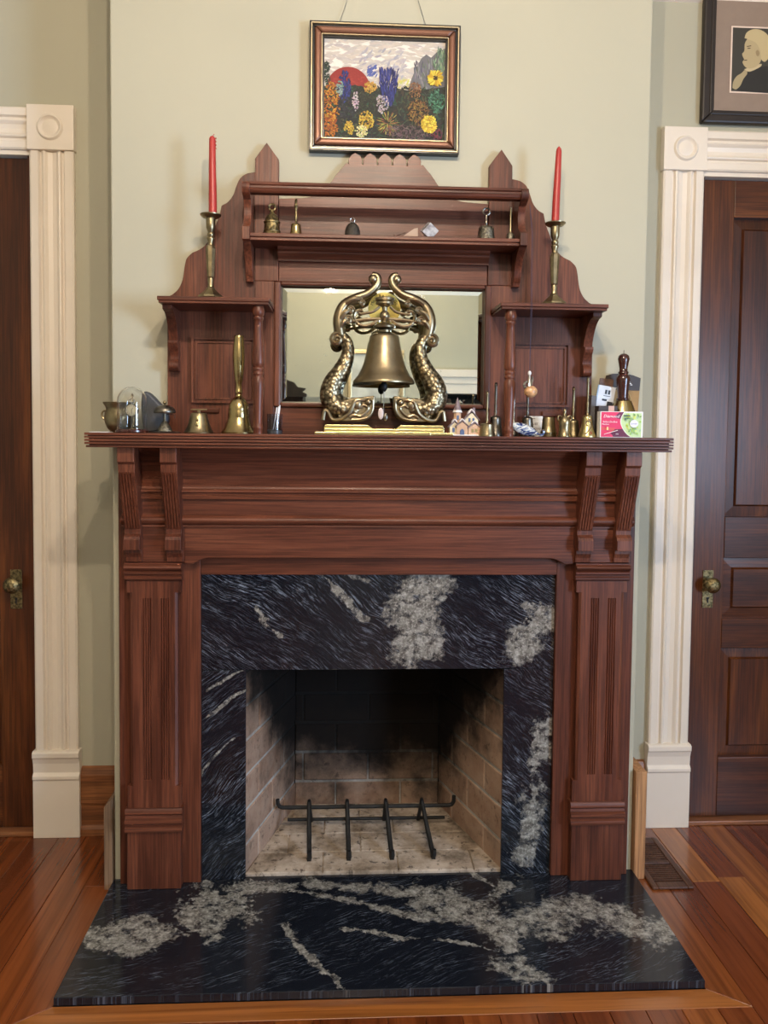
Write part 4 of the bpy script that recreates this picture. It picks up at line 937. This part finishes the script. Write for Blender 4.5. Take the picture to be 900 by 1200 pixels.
    wi_.tube(Mx(smooth_curve([Q(405, 225), Q(375, 250), Q(340, 258), Q(310, 262), Q(300, 250), Q(310, 240), Q(320, 250)], 4)), 7*K, 8)
    wi_.tube(Mx(smooth_curve([Q(318, 246), Q(292, 250), Q(280, 275), Q(295, 308), Q(330, 322), Q(370, 312), Q(395, 292), Q(405, 290), Q(402, 302)], 4)), 9*K, 8)
    wi_.build('hanger_scroll', bronze, t, smooth=True)
    gz = Q(431, 322)[2]
    MB().tube([(0, 0, gz+.02), (s*.05, .0, gz+.018), (s*.095, 0, gz+.012), (s*.122, 0, gz+.004)], [.0055, .005, .005, .006], 8).build('cross_arm', bronze, t, smooth=True)
zb = Q(0, 605)[2]
def Z(py): return Q(0, py)[2]
MB().lathe([(.0600*0+.0848, Z(606)), (.0855, Z(600)), (.083, Z(590)), (.0745, Z(572)), (.0735, Z(569)), (.0715, Z(566)), (.0615, Z(530)), (.0535, Z(490)), (.047, Z(440)), (.0428, Z(400)), (.0402, Z(376)), (.037, Z(366)), (.0300, Z(360)), (.012, Z(356)), (.0006, Z(355)), (.0006, Z(365)), (.034, Z(374)), (.040, Z(420)), (.047, Z(480)), (.06, Z(548)), (.080, Z(604))], seg=48, caps=False).build('bell_body', bronze, t, smooth=True, angle=.9)
MB().lathe([(.009, Z(358)), (.018, Z(352)), (.019, Z(342)), (.014, Z(338)), (.030, Z(330)), (.031, Z(322)), (.022, Z(312)), (.010, Z(304)), (.007, Z(294)), (.0135, Z(282)), (.0145, Z(270)), (.012, Z(256)), (.007, Z(246)), (.008, Z(228)), (.016, Z(220)), (.0245, Z(214)), (.0245, Z(204)), (.022, Z(200)), (.0265, Z(196)), (.0265, Z(184)), (.020, Z(180)), (.0006, Z(180))], seg=28).build('finial', bronze, t, smooth=True, angle=.7)
MB().tube([(0, 0, Z(380)), (0, 0, Z(600))], .002, 8).ball((0, 0, Z(620)), .010, 1, 1, 1.5).build('clapper', dark_iron, t, smooth=True)
pl = MB().tube([(0, -.002, Z(640)), (.0, -.002, Z(755))], .0012, 6); pull = pl.build('pull_cord', silver, t)
MB().ball((-.008, -.004, Z(755)), .0085, .9, .3, 1.9).build('pull_tag', plain('tag_red_white', (.62, .50, .46), .35), pull, smooth=True)
MB().ball((.005, -.004, Z(772)), .007, 1, .4, 1.6).build('pull_charm', pewter, pull, smooth=True)
# round yellow label fixed on the mirror behind the bell
t = thing('round_label', 'round yellow lettered label on the mirror behind great bell', 'label', (.003, -.0205, 1.678))
dk = MB().lathe([(.0006, 0), (.046, 0), (.046, .0012), (.0006, .0012)], seg=40); dk.v = [(v[0], v[2], v[1]) for v in dk.v]; dk.build('disc', plain('yellow_paper', (.85, .66, .16), .6, noise_amt=.04), t)
ink = plain('brown_ink', (.06, .035, .008), .7)
for s_, a0 in (('Mot Re la Ge', 68),):
    for i, ch_ in enumerate(s_):
        if ch_ == ' ': continue
        a = math.radians(a0-(i)*136/(len(s_)-1)); txt(ch_, .0125, ink, t, (-.037*math.sin(a), -.0004, .037*math.cos(a)), (PI/2, -a, 0), 'letter')

# --- ceramic village
t = thing('ceramic_village', 'tiny ceramic village houses with snowy purple roofs', 'figurine', (.224, -.118, SH))
peach = plain('ceramic_peach', (.60, .38, .24), .4); cream_c = plain('ceramic_cream', (.68, .58, .40), .4); roof_p = plain('ceramic_roof', (.19, .14, .15), .45, noise_amt=.3, scale=120); snow = plain('ceramic_snow', (.80, .76, .74), .5); blue_c = plain('ceramic_blue', (.10, .14, .24), .35)
MB().prism([(-.046, -.018), (.046, -.018), (.046, .022), (-.046, .022)], 0, .004, 'xy').build('ground', snow, t, bevel=.0015)
def house(x0, x1, y0, y1, h, rh, mat):
    b = MB().prism([(x0, .004), (x1, .004), (x1, h), ((x0+x1)/2, h+rh*.8), (x0, h)], y0, y1).build('house_wall', mat, t)
    w = (x1-x0)/2; cx_ = (x0+x1)/2; r = MB()
    for s in (-1, 1): r.prism([(cx_, h+rh), (cx_+s*(w+.004), h-.004), (cx_+s*(w+.004), h-.001), (cx_, h+rh+.004)], y0-.003, y1+.002)
    ro = r.build('gable_roof', roof_p, b)
    sn = MB()
    for s in (-1, 1): sn.prism([(cx_, h+rh+.0042), (cx_+s*w*.55, h+rh*.5+.0032), (cx_+s*w*.5, h+rh*.56+.006), (cx_, h+rh+.007)], y0-.002, y1)
    sn.build('roof_snow', snow, b); return b
def win(x, z, y, w=.003, h=.005, p=None, mat=None): MB().box(x-w, x+w, y-.0012, y, z-h, z+h).build('window', mat or blue_c, p)
hA = house(-.044, -.018, -.012, .012, .026, .014, cream_c); hB = house(-.026, .004, -.0175, .008, .028, .013, peach); hC = house(-.002, .034, -.008, .018, .046, .022, cream_c); hD = house(.006, .040, -.0165, .004, .024, .012, peach)
win(-.034, .016, -.012, .003, .006, hA); win(.010, .044, -.008, .0028, .005, hC); win(.021, .044, -.008, .0028, .005, hC); win(.018, .015, -.0165, .003, .005, hD, bright_brass); win(.028, .015, -.0165, .003, .005, hD, bright_brass)
MB().prism([(-.017, .004), (-.005, .004), (-.005, .014), (-.011, .020), (-.017, .014)], -.0192, -.0175).build('arched_door', blue_c, hB)
tw = MB().lathe([(.0105, .004), (.0105, .066)], -.022, .004, seg=8, ang=PI/8).build('tower', peach, t); MB().lathe([(.0135, .064), (.009, .078), (.004, .096), (.0005, .106)], -.022, .004, seg=8, ang=PI/8).build('spire', roof_p, tw); MB().lathe([(.0138, .0645), (.0115, .0705)], -.022, .004, seg=8, ang=PI/8).build('spire_snow', snow, tw); win(-.022, .050, -.0065, .003, .006, tw)
MB().box(.022, .028, .006, .012, .058, .078).build('chimney', roof_p, hC)

# --- smaller bells beside and behind the column
def slim(name, label, loc, mat, rb, hb, htot, k=1.0, hm=None, dome=.72):
    h = htot; b0 = hb
    return bell(name, label, loc, mat, cup(rb, rb*dome, hb, .003, 8, 1.9),
        [(.0055*k, b0-.001), (.003*k, b0+.004), (.0042*k, b0+.01), (.0026*k, b0+.016), (.0042*k, b0+(h-b0)*.30), (.0026*k, b0+(h-b0)*.36), (.0036*k, b0+(h-b0)*.6), (.0032*k, b0+(h-b0)*.86), (.0046*k, b0+(h-b0)*.90), (.003*k, b0+(h-b0)*.94), (.004*k, h-.003), (.0005, h)], hm)
slim('bell', 'small dome shaped brass bell with slim handle beside village', (.281, -.135, SH), brass_old, .0225, .036, .124, dome=.84)
slim('bell', 'taller grey brass bell with ridged handle half behind column', (.318, -.065, SH), pewter, .0205, .058, .152, 1.15)
slim('bell', 'silver stemmed bell standing behind blue painted dish', (.372, -.052, SH), pewter, .016, .040, .128, 1.2, silver)
slim('bell', 'grey slender bell beside the white lettered card', (.402, -.095, SH), pewter, .020, .056, .125, 1.0)
t = bell('bell', 'plain thimble shaped brass bell with banded rim', (.463, -.09, SH), brass_old, [(.0225, 0), (.023, .003), (.0222, .008), (.0228, .010), (.0222, .014), (.020, .018), (.0185, .032), (.0172, .048), (.0158, .054), (.012, .0565), (.0006, .057)])
t = bell('bell', 'small brass bell with scrolled ears and knob top', (.497, -.13, SH), brass_old, [(.0180, 0), (.0182, .003), (.0168, .006), (.0150, .016), (.0145, .026), (.0158, .034), (.0165, .042), (.014, .050), (.0085, .056), (.0055, .060), (.0038, .066), (.0055, .071), (.004, .076), (.0006, .079)])
for s in (-1, 1): MB().tube(smooth_curve([(s*.008, 0, .055), (s*.0155, 0, .058), (s*.019, 0, .052), (s*.017, 0, .045), (s*.013, 0, .044)], 4), .0024, 8).build('ear', brass_old, t, smooth=True)
slim('bell', 'dark brass bell with plain tapering handle behind painted bell', (.541, -.062, SH), brass_old, .0215, .05, .143, 1.15)
t = slim('bell', 'golden bell painted with red scrolls and tall thin handle', (.5635, -.12, SH), bright_brass, .025, .062, .166, 1.0, brass_old, .55)
gd = plain('red_enamel', (.35, .07, .03), .4); dk_ = plain('dark_enamel', (.10, .05, .02), .4)
def on_bell(pts, r, mat, nm):
    mm = MB(); P_ = []
    for (x_, z_) in pts:
        rr = .0138+(.025-.0138)*(1-min(1, max(0, (z_-.003)/.052)))**1.7
        P_.append((x_, -math.sqrt(max(1e-6, rr*rr-x_*x_))-.0003, z_))
    mm.tube(P_, r, 6).build(nm, mat, t)
on_bell(smooth_curve([(-.012, .008), (-.002, .018), (.006, .030), (.004, .042), (-.005, .044), (-.008, .036), (-.002, .031)], 4), .0013, dk_, 'painted_scroll')
on_bell(smooth_curve([(-.004, .012), (.002, .008), (.006, .012), (.001, .016)], 4), .0014, gd, 'painted_mark'); on_bell(smooth_curve([(.0, .049), (.004, .046), (.003, .050)], 4), .0013, gd, 'painted_mark')

# --- hanging ornament on its cord
t = thing('hanging_ornament', 'peach ball ornament hanging on a dark cord from upper shelf', 'ornament', (.386, -.186, 1.4225))
MB().ball((.002, 0, .018), .0178, 1, .85, .9, seg=20, rings=12).build('ball', plain('peach_glaze', (.52, .29, .14), .3, noise_amt=.4, scale=90), t, smooth=True)
MB().lathe([(.008, .032), (.0055, .040), (.0035, .052), (.003, .062), (.0006, .063)], -.002, 0, seg=14).build('cap', silver, t, smooth=True)
MB().ball((-.002, 0, .067), .0046, 1, 1, 1.4).build('bead', paper, t, smooth=True)
MB().tube(smooth_curve([(-.012, -.003, .028), (-.018, -.003, .034), (-.014, -.003, .042), (-.008, -.003, .044)], 4), .003, 8).tube([(.004, .004, .035), (.007, .004, .05), (.006, .004, .058)], .0028, 8).build('side_figure', pewter_orn, t, smooth=True)
MB().tube([(-.002, 0, .072), (-.0015, .001, .25), (-.001, .010, .44), (-.002, .034, .520)], .0006, 5).tube([(-.002, 0, .072), (.0015, .0, .25), (.0018, .010, .44), (-.002, .034, .520)], .0006, 5).build('cord', plain('cord_dark', (.03, .025, .06), .7), t)

# --- blue painted dish
t = thing('painted_dish', 'blue and white glazed fish shaped dish leaning on mantel shelf', 'dish', (.386, -.138, SH))
dm = MB(); nu, nv = 18, 8; vs = []; fs = []
for i in range(nu+1):
    u = i/nu; w = .0165*math.sin(PI*min(1, u*1.02+.02))**.75+.0012
    cx_ = -.043+.086*u; cz = .033-.030*u**.85
    for j in range(nv+1):
        q = -1+2*j/nv; vs.append((cx_+q*w*.35, .010*(q*q)-.004+.004*math.sin(PI*u), cz+q*w*.85))
for i in range(nu):
    for j in range(nv): fs.append((i*(nv+1)+j, (i+1)*(nv+1)+j, (i+1)*(nv+1)+j+1, i*(nv+1)+j+1))
dm.add(vs, fs); zmin = min(v[2] for v in dm.v); dm.v = [(v[0], v[1], v[2]-zmin+.001) for v in dm.v]
dt = NT('delft_glaze'); vv_ = dt.obj(); n_ = dt.noise(dt.mapping(vv_, scale=(1, 1, 2.2)), 55, 3, .5, 1.5); dt.col(dt.ramp(n_, [(.38, (.02, .03, .12)), (.46, (.10, .16, .32)), (.52, (.62, .64, .62)), (.62, (.70, .72, .70)), (.70, (.20, .20, .05))])); dt.p(rough=.12, coat=.6)
o = dm.build('dish_shell', dt.m, t, smooth=True); sd_ = o.modifiers.new('thick', 'SOLIDIFY'); sd_.thickness = .0025
MB().tube(smooth_curve([(.040, .004, .004), (.048, .003, .005), (.052, .002, .012), (.049, .002, .018)], 4), [.004]*5+[.003]*8, 8).build('tail', dt.m, t, smooth=True)

# --- lettered card
t = thing('lettered_card', 'small white card with cursive brown lettering propped up', 'card', (.432, -.045, SH))
MB().prism([(-.026, 0), (.026, 0), (.026, .058), (-.026, .058)], 0, .0012).build('card', paper, t)
inkc = plain('card_ink', (.28, .22, .20), .7)
txt('Just', .013, inkc, t, (.002, -.0006, .037), shear=.3); txt('Always', .013, inkc, t, (.002, -.0006, .023), shear=.3); MB().box(-.02, .004, -.0005, 0, .0505, .052).build('rule', inkc, t)

# --- matchbox with printed front
t = thing('matchbox', 'pink and green printed matchbox standing before school bell', 'matchbox', (.648, -.1545, SH))
MB().box(-.0595, .0595, -.0005, .027, 0, .071).build('box', paper, t, bevel=.0006)
pf_ = MB(); ly = [-.0006]
def fp(pts, c): ly[0] -= .00008; pf_.col = c; pf_.add([(p[0], ly[0], p[1]) for p in pts], [tuple(range(len(pts)))])
arc = [(-.002+.045*(1-math.cos(a))*.0+.052-.052*math.cos(a), .071*.5+.0) for a in (0,)]
curve = smooth_curve([(.006, .0695), (-.002, .055), (-.0035, .040), (.003, .024), (.014, .010), (.026, .0015)], 5)
fp([(-.057, .0015), (.026, .0015), (.006, .0695), (-.057, .0695)], S(214, 52, 98))
fp([(-.006, .0695), (.006, .0695), (-.002, .05), (-.012, .052), (-.02, .057)], S(110, 35, 75)); fp([(-.022, .0015), (.026, .0015), (.003, .024), (-.02, .022), (-.03, .012)], S(95, 30, 62)); fp([(-.057, .028), (-.016, .026), (-.022, .018), (-.057, .021)], S(205, 85, 85))
fp(curve+[(.057, .0015), (.057, .0695)], S(235, 238, 228))
c2 = [(p[0]+.0022, p[1]) for p in curve]
fp(c2+[(.055, .0015), (.055, .067), (.012, .067)], S(190, 215, 160))
for _ in range(60):
    u, z_ = random.uniform(.008, .052), random.uniform(.006, .064)
    if u < .003+abs(z_-.045)*.35+.006: continue
    a = random.uniform(0, PI); l, w_ = random.uniform(.003, .006), random.uniform(.0015, .003)
    col_ = random.choice([S(150, 195, 90), S(180, 210, 70), S(120, 165, 95), S(215, 225, 120), S(160, 190, 160), S(215, 215, 60) if u < .02 else S(150, 190, 110)])
    fp([(u+l*math.cos(a), z_+l*math.sin(a)), (u-w_*math.sin(a), z_+w_*math.cos(a)), (u-l*math.cos(a), z_-l*math.sin(a)), (u+w_*math.sin(a), z_-w_*math.cos(a))], col_)
fp([(.033+.0115*math.cos(2*PI*i/24), .038+.0105*math.sin(2*PI*i/24)) for i in range(24)], S(225, 226, 238))
for a in ((.013, .058, .022, .0035), (.016, .0515, .014, .0025), (.008, .049, .006, .004)): fp([(a[0]-a[2]/2*.8, a[1]), (a[0]+a[2]/2*.8, a[1]), (a[0]+a[2]/2*.8, a[1]+a[3]), (a[0]-a[2]/2*.8, a[1]+a[3])], S(70, 95, 85))
fp([(-.05, .008), (-.012, .019), (-.012, .0205), (-.05, .0095)], S(240, 225, 220)); fp([(-.043, .020), (-.038, .020), (-.038, .027), (-.0405, .030), (-.043, .027)], S(245, 205, 150))
pf_.build('printed_front', print_m, t)
wt_ = plain('print_white', (.85, .80, .83), .6, noise_amt=.02)
yl = ly[0]-.0003
txt('Diamond', .0118, wt_, t, (-.031, yl, .0575), shear=.3); txt('Strike-On-Box', .0068, wt_, t, (-.034, yl, .0425)); txt('Matches', .0058, wt_, t, (-.0465, yl, .0360))
txt('300', .005, wt_, t, (-.014, yl, .0095)); txt('greenlight', .0042, plain('print_violet', (.25, .22, .4), .6), t, (.033, yl, .038))

# --- school bell
t = bell('school_bell', 'big brass school bell with dark turned wooden handle', (.682, -.064, SH), brass, [(.058, 0), (.058, .003), (.0555, .010), (.0495, .026), (.0485, .0275), (.0485, .0285), (.0405, .055), (.033, .082), (.0265, .098), (.0245, .103), (.018, .106), (.0006, .1065)],
     [(.018, .1065), (.0185, .110), (.0145, .112), (.0150, .125), (.017, .148), (.0195, .165), (.0185, .172), (.0135, .178), (.012, .180), (.0145, .182), (.0145, .185), (.0115, .188), (.0115, .196), (.0145, .212), (.0165, .222), (.0145, .231), (.008, .2365), (.0006, .238)], wood_handle)
MB().tube([(0, 0, .237), (.0, 0, .247)], .0009, 6).build('pin', dark_iron, t)

# --- papers leaning on the wall behind the school bell
t = thing('paper_bag', 'brown card with dark top and round emblem behind school bell', 'card', (.690, -.010, SH))
MB().prism([(-.058, 0), (.054, 0), (.062, .172), (.040, .180), (.018, .184), (-.020, .184), (-.040, .178), (-.056, .12)], 0, .002).build('sheet', plain('kraft_gold', (.33, .19, .06), .6), t)
MB().prism([(-.046, .140), (.0595, .136), (.0625, .1725), (.040, .1805), (.018, .1845), (-.020, .1845), (-.040, .1785)], -.0015, 0).build('dark_top', plain('dark_print', (.03, .018, .014), .5), t)
em = MB(); em.tube([(.034*math.cos(2*PI*i/30), -.0012, .110+.034*math.sin(2*PI*i/30)) for i in range(31)], .0014, 6, caps=False); em.tube([(-.024+.006*math.cos(2*PI*i/14), -.0012, .118+.006*math.sin(2*PI*i/14)) for i in range(15)], .0014, 6, caps=False)
em.build('emblem', plain('emblem_tan', (.5, .36, .16), .6), t)
lp = MB()
for i in range(5): a = 1.05-.14*i; lp.box(.044*math.cos(a)*.9-.003, .044*math.cos(a)*.9+.003, -.0022, -.0015, .134+.033*math.sin(a)-.002+.004, .134+.033*math.sin(a)+.004)
lp.build('pale_print', paper, t)
t = thing('brochure', 'white brochure with small dark pictures standing behind matchbox', 'brochure', (.618, -.048, SH))
def lean(m): return m.rot(Matrix.Rotation(.16, 3, 'Y'))
lean(MB().box(-.022, .026, 0, .003, .004, .148)).build('cover', plain('brochure_white', (.62, .66, .74), .5), t)
dkb = MB().box(-.003, .003, -.0006, 0, .125, .137).box(.006, .012, -.0006, 0, .125, .137).box(-.006, .014, -.0006, 0, .119, .1205).box(-.008, .006, -.0006, 0, .105, .1105).box(.008, .024, -.0006, 0, .08, .105); lean(dkb).build('pictures', plain('ink_blue_black', (.02, .022, .035), .5), t)
lean(MB().box(-.0255, -.022, 0, .004, .004, .148)).build('spine', plain('pale_blue', (.30, .42, .55), .5), t)
t = thing('booklet', 'dark brown booklet rising between brochure and brown card', 'booklet', (.640, -.030, SH))
MB().box(-.030, .010, 0, .004, 0, .168).rot(Matrix.Rotation(.1, 3, 'Y')).build('cover', plain('brown_cover', (.11, .055, .035), .5, noise_amt=.4, scale=80), t)
t = thing('dark_box', 'dark box with pink picture lying behind the matchbox', 'box', (.628, -.086, SH))
MB().box(-.028, .026, -.018, .018, 0, .088).build('carton', plain('dark_carton', (.035, .022, .018), .5), t, bevel=.001); MB().box(.0, .016, -.0186, -.018, .072, .0875).build('picture', plain('pink_print', (.60, .38, .32), .6), t)
t = thing('grey_book', 'thin dark grey book standing upright next to brochure', 'book', (.592, -.052, SH))
MB().box(-.0075, .0075, -.018, .018, 0, .118).rot(Matrix.Rotation(.05, 3, 'Y')).build('cover', plain('grey_cover', (.10, .095, .10), .5), t, bevel=.001)

# ================================================================ THE REST OF THE ROOM (seen in the mirror, and where the light comes from)
t = thing('hanging_lamp', 'brass two light hanging ceiling lamp with frosted glass shades', 'lamp', (-.02, -1.8, ZC))
MB().lathe([(.0006, 0), (.07, 0), (.07, -.015), (.02, -.03), (.008, -.04), (.008, -.46), (.03, -.48), (.035, -.51), (.01, -.54), (.0006, -.55)], seg=24).build('stem', brass_old, t, smooth=True)
st_ = NT('frosted_shade'); st_.b.inputs['Emission Color'].default_value = (*BULB_COLOR, 1); f = st_.noise(st_.obj(), 20, 2); st_.col(st_.ramp(f, [(.3, (.85, .83, .8)), (.7, (.9, .88, .84))])); st_.p(emit=1.6, rough=.5)
for i in range(2):
    a = PI*i+.12; R0 = .165; cx_, cy_ = R0*math.cos(a), R0*math.sin(a)
    MB().tube(smooth_curve([(0, 0, -.5), (cx_*.4, cy_*.4, -.535), (cx_*.8, cy_*.8, -.515), (cx_, cy_, -.48)], 5), .007, 8).build('arm', brass_old, t, smooth=True)
    MB().lathe([(.016, -.50), (.03, -.515), (.045, -.545), (.05, -.575)], cx_, cy_, 0, seg=20, caps=False).build('glass_shade', st_.m, t, smooth=True)
    ld = bpy.data.lights.new('bulb', 'POINT'); ld.energy = BULB_POWER; ld.color = BULB_COLOR; ld.shadow_soft_size = .022
    lo = bpy.data.objects.new('bulb', ld); C.objects.link(lo); lo.parent = t; lo.location = (cx_, cy_, -.60)
t = thing('added_fill_light', 'added fill light in a round flush glass bowl behind the hanging lamp', 'fill light', (0, -3.9, ZC))  # unseen lamp added as low-angle fill for the mantel and firebox
MB().lathe([(.0006, 0), (.17, 0), (.17, -.03), (.16, -.035), (.0006, -.035)], seg=32).build('rim', brass_old, t, smooth=True, angle=.6)
MB().lathe([(.155, -.036), (.14, -.06), (.10, -.085), (.05, -.10), (.0006, -.105)], seg=32).build('glass_bowl', st_.m, t, smooth=True)
ld = bpy.data.lights.new('bulb', 'POINT'); ld.energy = 42; ld.color = BULB_COLOR; ld.shadow_soft_size = .12
lo = bpy.data.objects.new('bulb', ld); C.objects.link(lo); lo.parent = t; lo.location = (0, 0, -.24)
t = thing('gilt_picture', 'gilt framed pale picture on the opposite wall', 'picture', (.19, YF, 1.42))
for b_ in ((-.26, .26, .61, .65), (-.26, .26, 0, .04), (-.26, -.22, .04, .61), (.22, .26, .04, .61)): MB().box(b_[0], b_[1], .001, .035, b_[2], b_[3]).build('frame', frame_gold, t, bevel=.008)
MB().box(-.225, .225, .001, .012, .035, .615).build('print', plain('pale_print_sheet', (.55, .55, .50), .6, scale=6, noise_amt=.3), t)
t = thing('carved_cabinet', 'tall dark carved cabinet against the opposite wall', 'cabinet', (-.86, YF+.25, 0))
dkw = wood('dark_cabinet', (.008, .005, .004), (.014, .008, .006), (.022, .012, .008))
MB().box(-.40, .40, -.24, .2, 0, 1.60).build('body', dkw, t, bevel=.005)
MB().prism([(-.43, 1.6), (.43, 1.6), (.44, 1.64), (.40, 1.66), (.43, 1.69), (.36, 1.70), (.33, 1.74), (.27, 1.76), (.22, 1.82), (.1, 1.86), (-.1, 1.86), (-.22, 1.82), (-.27, 1.76), (-.33, 1.74), (-.36, 1.70), (-.43, 1.69), (-.40, 1.66), (-.44, 1.64)], .12, .2).build('crest', dkw, t, bevel=.004)
for s in (-1, 1):
    a, b_ = sorted((s*.01, s*.37)); d_ = MB().box(a, b_, .2, .218, .15, 1.5).build('door', dkw, t, bevel=.004); MB().ball((s*.04, .225, .85), .014).build('knob', brass_old, d_, smooth=True)
